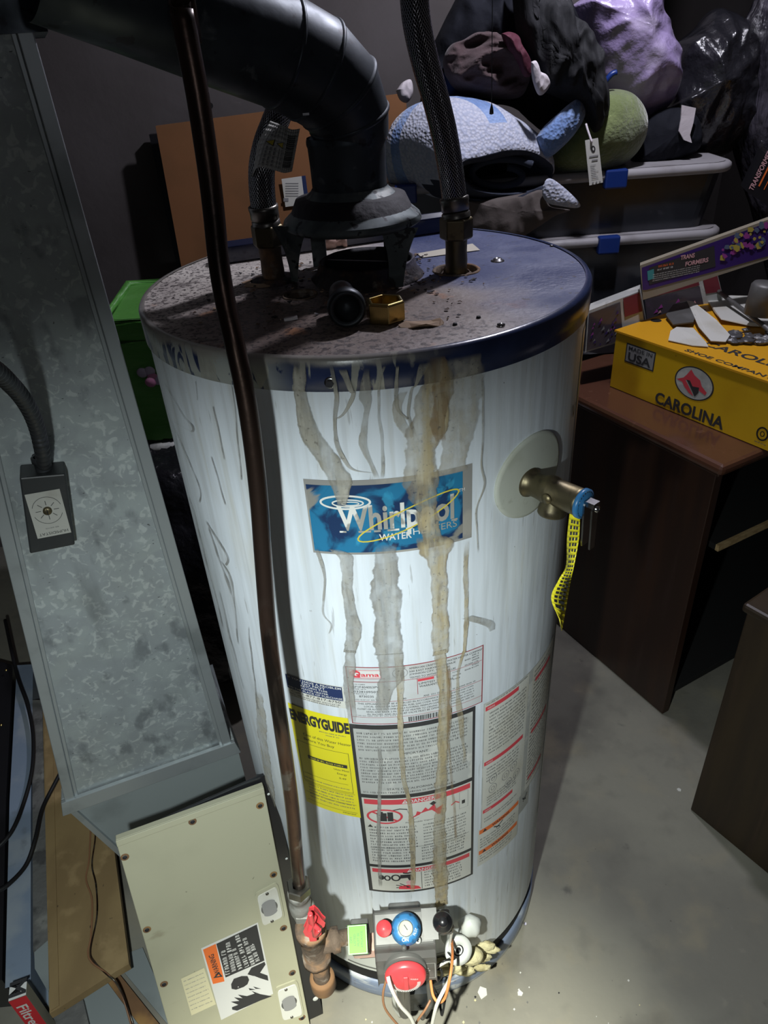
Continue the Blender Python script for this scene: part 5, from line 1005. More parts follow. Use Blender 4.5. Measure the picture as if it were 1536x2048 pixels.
# ================================================================ BACKGROUND LEFT OF THE HEATER
def lump(name, c, rad, k, label, cat, amp=.18, sc=2.2, zmin=None, sq=1, n=40, m=24, group=None):
    mb=MB(); c=V(c); ph=random.random()*50
    def f(d): 
        return 1+amp*(noise.noise(V((d.x*sc+ph,d.y*sc,d.z*sc)))+.5*abs(noise.noise(V((d.x*sc*2.3,d.y*sc*2.3+ph,d.z*sc*1.2)))))
    for i in range(m+1):
        t=PI*i/m
        for j in range(n):
            a=2*PI*j/n; d=V((math.sin(t)*math.cos(a),math.sin(t)*math.sin(a),math.cos(t))); e=V([math.copysign(abs(q)**sq,q) for q in d]); P=c+V((e.x*rad[0],e.y*rad[1],e.z*rad[2]))*f(d)
            if zmin is not None: P.z=max(P.z,zmin)
            mb.v.append(P)
    for i in range(m):
        for j in range(n): j2=(j+1)%n; mb.face([i*n+j,(i+1)*n+j,(i+1)*n+j2,i*n+j2],k,None,True)
    return tag(mb.build(name),label,cat,group)
lump('gap_filler_bag',(-.44,.66,.38),(.20,.24,.36),'bagblk','black bag added to fill the dark gap between duct and heater','bag',zmin=.002,sq=.7)  # bag put in to keep the gap between duct and heater black
# green tub
gt=thing('green_tub',A(280,905,.62),'bright green plastic tub resting on the black bag behind the heater','tub')
mb=MB(); b4=[A(258,905,.60),A(385,893,.60),A(385,893,.60)+V((0,.2,0)),A(258,905,.60)+V((-.02,.2,0))]; t4=[A(205,648,.56),A(392,628,.56),A(392,628,.56)+V((0,.28,0)),A(205,648,.56)+V((-.02,.28,0))]
mb.hexa(b4,t4,'gtote'); tb=mb.build('tub_body',gt,None,.01)
mb=MB(); mb.tube([t4[0],t4[1],t4[2],t4[3]],.010,'gtote',10,closed=True); mb.tube([p.lerp(q,.86) for p,q in zip(b4,t4)],.008,'gtote',10,closed=True); mb.build('tub_rim',gt)
mb=MB(); mb.tube([b4[0]+V((.01,-.01,.01)),b4[1]+V((0,-.01,.01))],.012,'labg',10); tag(mb.build('pale_lip',gt),'pale lower lip')
mb=MB(); P=A(296,752,.572); 
for q,k in (((-.010,0,.008),'lpink'),((.006,0,.010),'lpink'),((.010,-.002,-.004),'pink'),((.004,-.006,-.012),'pink'),((.018,-.002,-.010),'lpink')): mb.sphere(P+V(q),.012,k,(1,.4,.9),n=12,m=8)
tag(mb.build('artificial_flower'),'small pink and lilac artificial flower against the green tub','flower')
# cardboard and dark board
mb=MB(); y0=1.215; pz=lambda px,py,y:A(px,py,y)
tl,tr=A(311,252,y0),A(812,186,y0); mb.hexa([V((tl.x-.02,y0-.06,.0)),V((tr.x+.0,y0-.06,.0)),V((tr.x,y0-.048,.0)),V((tl.x-.02,y0-.048,.0))],[tl,tr,tr+V((0,.012,0)),tl+V((0,.012,0))],'card')
cb=mb.build('cardboard_sheet'); tag(cb,'large brown cardboard sheet leaning on the wall behind the heater','cardboard')
mb=MB(); F=lambda px,py:A(px,py,1.196+.0); mb.poly([F(563,358),F(605,352),F(612,408),F(571,414)],'lab'); mb.poly([F(603,352),F(611,351),F(618,407),F(610,408)],'navy'); 
s=Surf(mb,lambda u,v,o_:F(565+40*u,360+50*v)+V((0,-o_,0)))
for i in range(6): s.rect(.15,.8,.12+i*.10,.15+i*.10,'grey',.0008)
s.rect(.05,.30,.72,.86,'grey',.001); tg1=mb.build('shipping_label',cb); tag(tg1,'white shipping label with a navy edge')
mb=MB(); tl=A(300,268,1.285); bt=A(372,560,1.285); dd=(bt-tl)/(bt.z-tl.z); lo=tl+dd*(0-tl.z); mb.hexa([V((tl.x+.0,1.262,0)),V((tl.x+.2,1.262,0)),V((tl.x+.2,1.288,0)),V((tl.x,1.288,0))],[tl+V((0,-.012,0)),tl+V((.2,-.012,.0)),tl+V((.2,.012,0)),tl+V((0,.012,0))],'blackpl'); tag(mb.build('dark_board'),'dark board edge showing behind the left side of the cardboard','board')

# ================================================================ BINS
BY=.86; bx0,bx1=A(776,380,BY).x,A(1478,300,BY).x; z1=A(1300,338,BY).z; z2=A(1300,470,BY).z; dzb=z1-z2
def bin_(zt,h,label,bx1=bx1):
    t=thing('storage_bin',((bx0+bx1)/2,BY+.2,zt-h),label,'storage bin','stacked clear storage bins behind the heater')
    def ring(z,ins):
        P=[]; 
        for (cx_,cy_,a0) in ((bx1-ins-.04,BY+ins+.04,-90),(bx1-ins-.04,BY+.28-ins-.04,0),(bx0+ins+.04,BY+.28-ins-.04,90),(bx0+ins+.04,BY+ins+.04,180)):
            for i in range(6): a=math.radians(a0+18*i); P.append(V((cx_+.04*math.cos(a),cy_+.04*math.sin(a),z)))
        return P
    mb=MB(); b=len(mb.v); lv=[(zt-h,.03),(zt-.015,.012)]
    for z,i_ in lv: mb.v+=ring(z,i_)
    for i in range(24): j=(i+1)%24; mb.face([i,j,24+j,24+i],'clear')
    mb.face(list(reversed(range(24))),'clear'); mb.face(list(range(24,48)),'clear'); mb.build('tub',t)
    mb=MB(); P=ring(zt-.008,.004); mb.tube(P,.011,'rim',10,closed=True); mb.face([mb.v.append(p+V((0,0,.003))) or len(mb.v)-1 for p in ring(zt,.008)],'rim'); tag(mb.build('lid_rim',t),'off-white lid')
    for px in (810,1228):
        P=A(px,370,BY)
        if P.x>bx1: continue
        mb=MB(); mb.box((P.x,BY-.004,zt-.014),(.050,.022,.040),'latch'); tag(mb.build('latch',t,None,.004),'blue latch')
    return t
for z,h,l,xr_ in ((z1,dzb-.004,'topmost clear storage bin, under the rolled blanket and green pillow',bx1),(z2,z2-.756,'second clear storage bin from the top, partly hidden by the heater lid',bx1),(.754,.37,'third clear storage bin from the top, beside the bookcase',.38),(.382,.380,'bottom clear storage bin standing on the floor',.38)): bin_(z,h,l,xr_)

# ================================================================ SOFT GOODS
SY=.23
def inflate(name, outline, y, front, k, label, cat, back=None, amp=.012, sc=9, tilt=0, n=132, rings=20, st=(1,1,.6), group=None, parent=None, expo=.5):
    y+=SY; O=[A(px,py,y) for px,py in outline]; O=catmull(O+[O[0]],max(2,n//len(O)))[:-1]; N_=len(O); c=sum(O,V())/N_; back=front*.6 if back is None else back
    mb=MB(); ph=random.random()*40; fd_=V((0,-1,.25)).normalized()
    def P(o,t,sgn):
        p=c.lerp(o,t); h=(1-t**2.2)**expo; q=V((p.x*sc*st[0]+ph,p.y*sc,p.z*sc*st[2])); f=.8*noise.noise(q)+.9*(1-2.4*abs(noise.noise(q*1.7+V((3,1,2)))))+.35*(1-2.4*abs(noise.noise(q*4))); 
        return p+fd_*((front if sgn>0 else -back)*h+amp*f*min(1,(1-t)*6))
    for sgn in (1,-1):
        b=len(mb.v); mb.v.append(P(c,0,sgn))
        for r in range(1,rings+1):
            t=r/rings; t=1-(1-t)**1.5
            for o in O: mb.v.append(P(o,t,sgn))
        for j in range(N_):
            j2=(j+1)%N_; tri=[b,b+1+j,b+1+j2]; mb.face(tri if sgn>0 else tri[::-1],k,None,True)
            for r in range(rings-1):
                q=[b+1+r*N_+j,b+1+(r+1)*N_+j,b+1+(r+1)*N_+j2,b+1+r*N_+j2]; mb.face(q if sgn>0 else q[::-1],k,None,True)
    o=mb.build(name,parent); weld(o,1e-5); 
    bm=bmesh.new(); bm.from_mesh(o.data); bmesh.ops.recalc_face_normals(bm,faces=bm.faces); bm.to_mesh(o.data); bm.free()
    return tag(o,label,cat,group)
# black plastic bags at the right back
inflate('plastic_bag',[(1345,90),(1385,60),(1420,22),(1455,30),(1490,60),(1500,150),(1490,260),(1450,310),(1380,318),(1300,325),(1270,318),(1285,250),(1320,210)],.86,.13,'bagblk','shiny black plastic bag on the right end of the top bin','bag',amp=.02,sc=8)
inflate('plastic_bag',[(1478,60),(1500,20),(1525,-10),(1640,-20),(1680,200),(1680,690),(1580,690),(1510,440),(1465,285),(1470,180)],.82,.10,'baggry','tall grey translucent plastic bag hanging at the top right edge','bag',amp=.018,sc=9,st=(2,1,.3))
inflate('plastic_bag',[(1260,330),(1275,260),(1310,225),(1350,215),(1392,235),(1400,290),(1370,315),(1310,335)],.74,.05,'navycl','small dark navy bag between the green pillow and the black plastic bag','bag',amp=.01)
mb=MB(); P=[A(x_,y_,.905) for x_,y_ in ((1364,210),(1392,216),(1387,245),(1380,270),(1384,286),(1368,280),(1358,262),(1362,240))]; mb.prism(P,V((0,.004,0)),'whitecl'); tag(mb.build('white_strap'),'white strap end over the small navy bag','strap')
mb=MB(); mb.tube([A(1333,-60,.95),A(1322,0,.95),A(1313,40,.95),A(1310,80,.93),A(1300,140,.93)],.008,'latch',8); tag(mb.build('blue_strap'),'narrow blue strap behind the lilac bag','strap')
inflate('lilac_bag',[(1132,22),(1150,8),(1185,-10),(1200,-45),(1270,-60),(1300,-20),(1308,28),(1322,60),(1332,100),(1344,130),(1342,165),(1343,195),(1325,222),(1285,236),(1240,225),(1190,190),(1165,120),(1145,70)],.80,.14,'purple','big lilac plastic bag bulging above the green pillow','bag',amp=.020,sc=7,st=(1,1,1))
mb=MB(); mb.tube(catmull([A(1205,172,.87),A(1222,150,.865),A(1233,145,.865)],4),.006,'latch',8); tag(mb.build('drawstring'),'short blue drawstring on the lower left of the lilac bag','drawstring')
inflate('green_pillow',[(1130,240),(1165,200),(1210,182),(1250,186),(1275,208),(1288,243),(1282,285),(1255,322),(1205,345),(1150,358),(1105,355),(1085,330),(1100,280)],.70,.11,'pillow','plump olive green pillow in front of the lilac bag','pillow',amp=.006,sc=6)
inflate('clothes_heap',[(838,215),(850,150),(862,100),(880,60),(900,20),(925,-20),(980,-60),(1060,-60),(1120,-20),(1160,60),(1185,190),(1150,240),(1090,262),(1050,225),(1000,208),(930,215),(880,222)],.78,.13,'navycl','heap of black and navy clothes above the rolled blanket','clothes',amp=.02,sc=9)
inflate('blue_garment',[(786,268),(800,236),(835,222),(868,190),(885,150),(905,130),(930,150),(935,190),(905,215),(860,232),(815,262),(790,285)],.72,.05,'bluecl','crumpled blue garment sticking out left of the brown fleece','clothes',amp=.012,sc=14)
inflate('beige_cloth',[(815,225),(828,212),(850,210),(856,225),(840,238),(822,244)],.66,.02,'beigecl','scrap of beige cloth on top of the blanket roll','cloth',amp=.004,sc=20)
inflate('white_garment',[(792,182),(805,165),(822,160),(826,185),(815,205),(800,200)],.78,.02,'whitecl','corner of a white garment at the left of the clothes heap','clothes',amp=.004,sc=20)
inflate('brown_fleece',[(890,150),(886,120),(900,92),(925,82),(955,66),(990,72),(1020,82),(1042,105),(1058,145),(1056,170),(1038,195),(990,198),(940,190),(908,176)],.66,.06,'brown','fuzzy brown fleece with folds, bunched under the black jacket','clothes',amp=.022,sc=11,st=(.7,1,1.3))
inflate('maroon_cloth',[(1002,68),(1018,64),(1036,72),(1044,95),(1062,125),(1062,150),(1048,152),(1032,120),(1012,95)],.585,.02,'maroon','small maroon garment tucked between brown fleece and black jacket','clothes',amp=.006,sc=20)
jk2=inflate('black_jacket',[(1022,-40),(1110,-40),(1122,15),(1150,38),(1178,75),(1196,120),(1204,170),(1214,212),(1210,240),(1198,248),(1200,262),(1184,274),(1176,262),(1168,240),(1150,212),(1110,192),(1075,176),(1064,145),(1046,105),(1030,50)],.62,.06,'blackcl','black jacket draped over the clothes heap, with a white hang tag','jacket',amp=.026,sc=9,st=(1.8,1,.55))
inflate('lining',[(1062,124),(1072,122),(1078,142),(1092,150),(1100,165),(1096,178),(1084,190),(1074,186),(1064,156)],.555,.010,'whitecl','white lining showing',None,amp=.004,sc=20,parent=jk2)
mb=MB(); ty=.745; mb.prism([A(1170,281,ty),A(1196,276,ty),A(1206,365,ty),A(1179,371,ty)],V((0,.0012,0)),'lab')
s=Surf(mb,lambda u,v,o_:A(1183+(u)*1+v*.11,281+v-u*.16,ty)+V((0,-o_,0))); s.ell(1.5,17,4.2,6.5,'ink',.0008); s.ell(1.5,17,1.6,3.2,'lab',.0012)
for i,(a,b) in enumerate(((-8,10),(-4,8),)): s.rect(a,b,30+i*8,33+i*8,'grey',.0008,99)
for i in range(9): s.rect(-8,random.uniform(0,8),48+i*3.4,49+i*3.4,'grey',.0008,99)
for i in range(3): s.rect(-8+i*7,-5+i*7,82,85,'grey',.0008,99)
mb.tube(catmull([A(1184,285,ty-.003),A(1176,262,ty+.01),A(1172,248,ty+.02)],4),.0022,'whitecl',6); ht=mb.build('hang_tag',jk2); tag(ht,'white card hang tag on a string')
# rolled blanket: ringed roll with hollow end
br=thing('rolled_blanket',A(930,400,.62),'rolled white and blue waffle blanket with dark lining, lying on the top bin','blanket')
Rk=[]  # (centre px, centre y, rx px, ry px)
secs=[((779,318),.80,5,36),((784,316),.80,16,52),((800,312),.79,32,70),((822,307),.78,52,86),((850,302),.77,70,97),((882,298),.755,84,104),((915,297),.735,95,106),((948,300),.71,103,103),((975,308),.69,108,94),((995,322),.67,109,78),((1007,336),.655,104,58),((1010,343),.648,97,46),((1008,346),.66,88,40),((1000,346),.70,78,34),((985,340),.76,66,28)]
mb=MB(); NN=96; nsec=len(secs)
for i,((cx,cy),y,rx,ry) in enumerate(secs):
    for j in range(NN):
        a=2*PI*j/NN; wob=1+.06*noise.noise(V((math.cos(a)*1.8,math.sin(a)*1.8,i*.35)))+.02*noise.noise(V((math.cos(a)*6,math.sin(a)*6,i*.5)))
        sag=(-10*max(0,math.cos(a-2.0))**6 if i>9 else 0)
        P=A(cx+rx*math.cos(a)*wob,cy-ry*math.sin(a)*wob-sag,y+.14+.055*math.cos(a)-.02*math.sin(a)); mb.v.append(P)
for i in range(nsec-1):
    for j in range(NN):
        j2=(j+1)%NN; a=360*j/NN; kk='blanket' if i<11 else 'blankin'
        if i in (2,4) : kk='blanketb'
        if 6<=i<11 and (a>192+(10-i)*7 and a<352): kk='blankin'
        if 5<=i<9 and 78<a<96: kk='blanketb'
        mb.face([i*NN+j,i*NN+j2,(i+1)*NN+j2,(i+1)*NN+j],kk,None,True)
mb.face([(nsec-1)*NN+j for j in reversed(range(NN))],'black'); mb.face(list(range(NN)),'blanket'); ro=mb.build('blanket_roll',br); ro.modifiers.new('s','SUBSURF').levels=1; ro.modifiers['s'].render_levels=1
mb=MB(); sp_=[]
for i in range(40): t=i/39; a=2.2*PI*t+.6; r_=1-.55*t; sp_.append(A(1003+74*r_*math.cos(a),349-34*r_*math.sin(a),.815+.03*t))
mb.tube(sp_,.008,'blankin',8); tag(mb.build('rolled_layers',br),'dark rolled inner layers')
inflate('blanket_flap',[(1086,372),(1094,358),(1108,360),(1136,382),(1160,408),(1152,416),(1120,412),(1096,406),(1085,390)],.555,.010,'blanket','white waffle corner hanging down',None,amp=.003,sc=12,parent=br)
inflate('blanket_lining',[(905,398),(960,400),(1040,388),(1088,378),(1100,412),(1140,420),(1110,432),(1070,458),(1030,478),(960,472),(925,440)],.578,.014,'beigebk','drooping beige-grey underside',None,amp=.008,sc=9,parent=br)
inflate('blanket_underfold',[(890,395),(930,402),(1000,405),(1060,388),(1092,368),(1100,385),(1085,412),(1040,432),(960,438),(910,425)],.60,.03,'blankin','dark lining sagging below the roll',None,amp=.006,sc=9,parent=br)
inflate('blanket_fold',[(1072,276),(1086,255),(1118,225),(1142,205),(1156,199),(1168,210),(1168,236),(1146,272),(1112,306),(1092,316),(1078,300)],.60,.035,'blanketb','blue and white fold sticking up on the right',None,amp=.005,sc=16,parent=br)

# ================================================================ BOOKCASE, CABINET AND WHAT LIES ON THEM
K=V((.672,.340,0)); us=V((-.45,.893,0)); uf=V((.893,.45,0)); HT=.752
def P3(a,b,z): return K+us*a+uf*b+V((0,0,z))
bc=thing('bookcase',K+us*.3+uf*.4,'dark walnut low bookcase behind the heater, with a boot box on top','bookcase')
def hb(a0,a1,b0,b1,z0,z1_,k,nm,bev=.002):
    mb=MB(); mb.hexa([P3(a0,b0,z0),P3(a0,b1,z0),P3(a1,b1,z0),P3(a1,b0,z0)],[P3(a0,b0,z1_),P3(a0,b1,z1_),P3(a1,b1,z1_),P3(a1,b0,z1_)],k); return mb.build(nm,bc,None,bev)
hb(0,.50,0,.022,.002,.728,'dwood','side_panel'); hb(0,.50,.85,.872,.002,.728,'dwood','side_panel'); hb(.48,.50,.022,.85,.002,.728,'dwood','back_panel')
hb(-.035,.53,-.035,.90,.728,HT,'dtop','bookcase_top',.009); hb(-.02,.52,-.02,.88,.716,.728,'dwood','top_moulding',.003)
zs=PL(1435,1092,K,V((.45,-.893,0))).z; sh=PL(1435,1092,K,V((.45,-.893,0))); bb=(sh-K).dot(uf)
hb(.006,.47,bb,.85,zs-.014,zs+.001,'black','shelf',.001); hb(-.004,.005,bb,.85,zs-.014,zs+.002,'stick','shelf_edge',.001); hb(.02,.47,.022,.85,.03,.05,'black','bottom_shelf'); hb(.008,.47,.022,.030,.05,.716,'black','shade_liner'); hb(.47,.479,.03,.85,.05,.716,'black','shade_liner')  # black shelves and added liners paint the shade inside the open bookcase
K2=V((.636,.073,0)); u2=V((.53,-.848,0)); w2=V((.848,.53,0)); cb2=thing('brown_cabinet',K2+u2*.3+w2*.2,'brown wooden cabinet at the right edge, nearest the camera','cabinet')
mb=MB(); q=lambda a,b,z:K2+u2*a+w2*b+V((0,0,z)); mb.hexa([q(0,0,.002),q(.6,0,.002),q(.6,.4,.002),q(0,.4,.002)],[q(0,0,.582),q(.6,0,.582),q(.6,.4,.582),q(0,.4,.582)],'dwood2'); mb.build('cabinet_body',cb2,None,.003)
mb=MB(); mb.hexa([q(-.008,-.008,.583),q(.61,-.008,.583),q(.61,.41,.583),q(-.008,.41,.583)],[q(-.008,-.008,.602),q(.61,-.008,.602),q(.61,.41,.602),q(-.008,.41,.602)],'dwood2'); tag(mb.build('cabinet_top',cb2,None,.006),'worn top board')
lump('white_cloth',(q(.06,.07,.63)),(.05,.05,.027),'whitecl','bunched white cloth on the corner of the brown cabinet','cloth',amp=.25,sc=2.5,zmin=.6025)
# boot box
zb=HT+.002; b0,b1=G(1220,772,zb),G(1536,902,zb); bd_=(b1-b0).normalized(); 
lo_,hi_=zb+.05,zb+.3
def pyof(P): d=P-CP; return 1024-FL*d.dot(UP)/d.dot(FW)
for _ in range(40):
    m_=(lo_+hi_)/2
    if pyof(V((b0.x,b0.y,m_)))>660: lo_=m_
    else: hi_=m_
zt_=lo_; bh=zt_-zb; backc=G(1385,594,zt_); t0=V((b0.x,b0.y,zt_)); bdp=V((-bd_.y,bd_.x,0)); dep=(backc-t0).dot(bdp); dep=max(.12,min(abs(dep),.32)); bdp=bdp if (backc-t0).dot(bdp)>0 else -bdp
LB=.50; bb_=thing('boot_box',b0+bd_*LB/2+bdp*dep/2,'yellow cardboard boot box with a cardinal logo, littered with paper scraps on top','box')
Q=lambda a,b,z:b0+bd_*a+bdp*b+V((0,0,z))
mb=MB(); mb.hexa([Q(.0,.0,0),Q(LB,.0,0),Q(LB,dep,0),Q(.0,dep,0)],[Q(.0,.0,bh-.004),Q(LB,.0,bh-.004),Q(LB,dep,bh-.004),Q(.0,dep,bh-.004)],'ybox')
nfb=-bdp; s=Surf(mb,lambda u,v,o_:b0+bd_*u+V((0,0,v))+nfb*o_)
def fu(px,py): P=PL(px,py,b0,nfb); d=P-b0; return d.dot(bd_),d.z
u,v=fu(1280,714); a=fu(1252,0+693); b=fu(1307,735); ww=abs(b[0]-a[0]); hh=abs(fu(1254,733)[1]-fu(1254,694)[1])
s.rect(u-ww/2,u+ww/2,v-hh/2,v+hh/2,'ink',.0005,9); s.rect(u-ww/2+.003,u+ww/2-.003,v-hh/2+.003,v+hh/2-.003,'grey',.0008,9); s.text('USA',u,v-hh*.15,hh*.42,'ink',.0012,w=ww*.78,bold=.03); s.text('MADE IN',u,v+hh*.28,hh*.2,'ink',.0012,w=ww*.8,bold=.01)
u,v=fu(1388,767); rx=abs(fu(1427,780)[0]-fu(1349,755)[0])/2; ry=abs(fu(1388,733)[1]-fu(1388,801)[1])/2
s.ell(u,v,rx,ry,'ink',.0005); s.ell(u,v,rx*.93,ry*.93,'labg',.0008)
cq=lambda x,y:fu(1136+x/3.84,400+y/3.84)
s.poly([cq(*p) for p in ((835,1372),(890,1362),(915,1340),(950,1300),(975,1345),(1018,1385),(1030,1430),(1068,1480),(1055,1500),(1010,1465),(960,1430),(925,1385),(905,1380),(935,1440),(965,1505),(930,1480),(895,1430),(880,1395))],'red',.0012)
s.poly([cq(*p) for p in ((912,1378),(940,1385),(960,1430),(1010,1440),(1005,1480),(975,1510),(958,1470),(935,1420))],'ink',.0014)
ua,ub=fu(1308,800),fu(1447,842); u,v=fu(1377,820); hh=abs(fu(1377,806)[1]-fu(1377,836)[1])
s.text('CAROLINA',u,v,hh*.80,'ink',.0010,w=abs(ub[0]-ua[0]),bold=.035)
u,v=fu(1525,868); s.ell(u,v,.011,.013,'ink',.0006,.0035); s.ell(u,v,.004,.005,'ink',.0006,.002); s.micro(u-.012,u+.014,v-.020,.003,'mic',.0006)
mb.build('carton',bb_)
mb=MB(); mb.hexa([Q(-.004,-.003,bh-.004),Q(LB,-.003,bh-.004),Q(LB,dep+.004,bh-.004),Q(-.004,dep+.004,bh-.004)],[Q(-.004,-.003,bh),Q(LB,-.003,bh),Q(LB,dep+.004,bh),Q(-.004,dep+.004,bh)],'ylid')
s=Surf(mb,lambda u,v,o_:b0+V((0,0,bh+o_))+bd_*u+bdp*v)
def lu(px,py): P=G(px,py,zb+bh); d=P-b0; return d.dot(bd_),d.dot(bdp)
u,v=lu(1312,641); s.ell(u,v,.012,.012,'black',.0005); 
p1,p2=lu(1400,690),lu(1620,745); s.text('CAROLINA',(p1[0]+p2[0])/2,p1[1]*.5+p2[1]*.5,.026,'ink',.0006,w=(p2[0]-p1[0]),bold=.02,rot=0); s.text('SHOE COMPANY',lu(1470,722)[0],.014,.013,'ink',.0006,w=.20,bold=.02)
u,v=lu(1395,618); s.text('USA',u,v,.02,'ink',.0006,w=.05,bold=.02)
tag(mb.build('box_lid',bb_),'brighter yellow lid')
ztop=zb+bh
def scrap(name,pp,dz_,k,label,cat='paper',t=.0015,group=None):
    mb=MB(); mb.prism([G(px,py,ztop)+V((0,0,d)) for px,py,d in pp],V((0,0,t)),k); return tag(mb.build(name),label,cat,group)
scrap('paper_sheet',[(1412,601,.004),(1460,597,.006),(1536,596,.003),(1580,605,.004),(1590,660,.004),(1500,655,.003),(1440,650,.012),(1428,630,.006)],0,'lab','large white paper sheet at the back of the boot box lid')
scrap('paper_scrap',[(1371,619,.020),(1382,622,.022),(1430,655,.016),(1458,680,.010),(1450,690,.006),(1420,690,.008),(1395,665,.012)],0,'lab','folded white paper strip standing on the yellow lid')
scrap('paper_scrap',[(1340,668,.006),(1352,662,.008),(1385,664,.008),(1410,690,.006),(1416,697,.003),(1385,694,.002),(1336,684,.003)],0,'lab','torn white paper scrap nearest the front of the yellow lid')
scrap('tape_piece',[(1330,640,.010),(1345,622,.014),(1372,617,.016),(1388,645,.014),(1385,655,.010),(1345,658,.008)],0,'gvm','crumpled grey tape beside the folded paper on the yellow lid','tape',.003)
mb=MB(); 
for i in range(26): P=G(random.uniform(1455,1545),random.uniform(662,690),ztop)+V((0,0,.006)); mb.sphere(P,random.uniform(.006,.012),'foil',(1.3,1,.45),8,6,fn=lambda d:1+.5*noise.noise(d*4+P*50))
tag(mb.build('crumpled_foil'),'crumpled grey plastic and foil at the right of the yellow lid','foil')
mb=MB(); mb.tube([G(1379,565,ztop)+V((0,0,.03)),G(1600,728,ztop)+V((0,0,.018))],.0052,'gvm',12); tag(mb.build('metal_rod'),'thin grey metal rod lying across the papers on the boot box','rod')
# toy boxes behind
yl,yr=.72,.76
mb=MB(); f4=[A(1286,600,yl),A(1640,485,yr+.04),A(1640,402,yr+.04),A(1280,531,yl)]; bkv=V((.008,.022,0)); mb.hexa([p+bkv for p in f4],f4,'cremeb'); n_=(f4[1]-f4[0]).cross(f4[3]-f4[0]).normalized(); n_=n_ if n_.y<0 else -n_
fq=lambda x,y:PL(1136+x/3.84,400+y/3.84,f4[0],n_)
mb.poly([fq(*p)+n_*.001 for p in ((565,520),(1640,135),(1640,400),(1130,545),(600,690),(572,690))],'toyp')
mb.poly([fq(*p)+n_*.0016 for p in ((620,520),(1120,350),(1130,510),(620,650))],'ink'); mb.poly([fq(*p)+n_*.002 for p in ((605,545),(655,528),(660,600),(610,618))],'teal')
e1=(fq(1100,420)-fq(850,470)); L1=e1.length; e1.normalize(); e2=n_.cross(e1); e2=e2 if e2.z>0 else -e2
s=Surf(mb,lambda u,v,o_:fq(975,455)+e1*u+e2*v+n_*(.002+o_)); s.text('TRANS',-.020,.010,.0095,'pkink',.0004,w=.034,bold=.03); s.text('FORMERS',.004,-.006,.0095,'pkink',.0004,w=.056,bold=.03)
s=Surf(mb,lambda u,v,o_:fq(740,520)+e1*u+e2*v+n_*(.002+o_)); s.micro(-.016,.018,.006,.005,'orange',.0004,1); s.micro(-.018,.020,-.001,.004,'white',.0004,1)
for i in range(4): s.micro(-.028,.085,-.010-i*.0045,.0022,'white',.0004,1)
rr=random.Random(4)
for i in range(60):
    x=rr.uniform(1180,1600); y=(395-(x-1160)*.36)+rr.uniform(-110*min(1,(x-1130)/260),60); k=rr.choice(['toyy','magenta','toyb','magenta','toyy','toyb']); a=rr.uniform(0,6); w_=rr.uniform(14,34)
    mb.poly([fq(x+w_*math.cos(a+t)*rr.uniform(.5,1.1),y+w_*math.sin(a+t)*rr.uniform(.5,1.1))+n_*(.002+i*.00004) for t in (0,1.3,2.5,3.8,5)],k)
tag(mb.build('toy_box'),'long purple toy box with cream edges and coloured robot art, behind the boot box','box')
def pk(name,ff,kk,label,y0=.58,y1=.62,d=.05):
    mb=MB(); P=[A(*p) for p in ff]; mb.hexa([p+V((.02,d,0)) for p in P],P,kk[0]); n_=(P[1]-P[0]).cross(P[3]-P[0]).normalized(); n_=n_ if n_.y<0 else -n_
    return mb,P,n_,label,name
mb,P,n_,l,nm=pk('toy_package',[(1170,705,.70),(1292,668,.74),(1278,583,.74),(1176,622,.70)],('labg',),'grey-windowed toy package with a maroon corner, left of the boot box')
mid=lambda u,v:P[0].lerp(P[1],u).lerp(P[3].lerp(P[2],u),v)
mb.poly([mid(.02,.04)+n_*.001,mid(.62,.04)+n_*.001,mid(.62,.93)+n_*.001,mid(.02,.93)+n_*.001],'window'); mb.poly([mid(.68,.55)+n_*.001,mid(1,.55)+n_*.001,mid(1,.98)+n_*.001,mid(.68,.98)+n_*.001],'toym')
for i in range(26): u,v=rr.uniform(.05,.55),rr.uniform(.05,.7); w_=rr.uniform(.03,.07); mb.poly([mid(u,v)+n_*.002,mid(u+w_,v+.02)+n_*.002,mid(u+w_*.8,v+w_*1.5)+n_*.002],rr.choice(['magenta','toyp','grey','toyp']))
tag(mb.build(nm),l,'box')
mb,P,n_,l,nm=pk('toy_package',[(1296,665,.80),(1456,640,.83),(1432,543,.83),(1288,582,.80)],('labg',),'maroon-edged clear toy package behind the boot box lid')
mb.poly([mid(.0,.10)+n_*.001,mid(.74,.10)+n_*.001,mid(.74,.80)+n_*.001,mid(.0,.80)+n_*.001],'window'); mb.poly([mid(0,.82)+n_*.0012,mid(.74,.82)+n_*.0012,mid(.74,.98)+n_*.0012,mid(0,.98)+n_*.0012],'toym'); mb.poly([mid(.80,.62)+n_*.0012,mid(1,.60)+n_*.0012,mid(1,1)+n_*.0012,mid(.80,1)+n_*.0012],'toym')
for i in range(22): u,v=rr.uniform(.05,.65),rr.uniform(.1,.6); w_=rr.uniform(.03,.07); mb.poly([mid(u,v)+n_*.002,mid(u+w_,v+.02)+n_*.002,mid(u+w_*.8,v+w_*1.5)+n_*.002],rr.choice(['magenta','pkink','window','toyp']))
tag(mb.build(nm),l,'box')
mb=MB(); P=[A(1492,382,.80),A(1600,455,.80),A(1640,380,.80),A(1530,305,.80)]; mb.hexa([p+V((.02,.07,0)) for p in P],P,'blackpl'); e1=(P[2]-P[1]).normalized(); e1=(P[3]-P[0]).normalized(); e2=(P[0]-P[1]).normalized(); nn2=V((0,-1,0))
s=Surf(mb,lambda u,v,o_:A(1508,366,.80)+e1*u+e2*v+nn2*o_); s.text('TRANSFORMERS',.028,.000,.012,'pkink',.001,w=.085,bold=.02,rot=0); s.rect(.0,.10,-.016,-.012,'orange',.001); s.rect(.0,.10,-.030,-.028,'orange',.001)
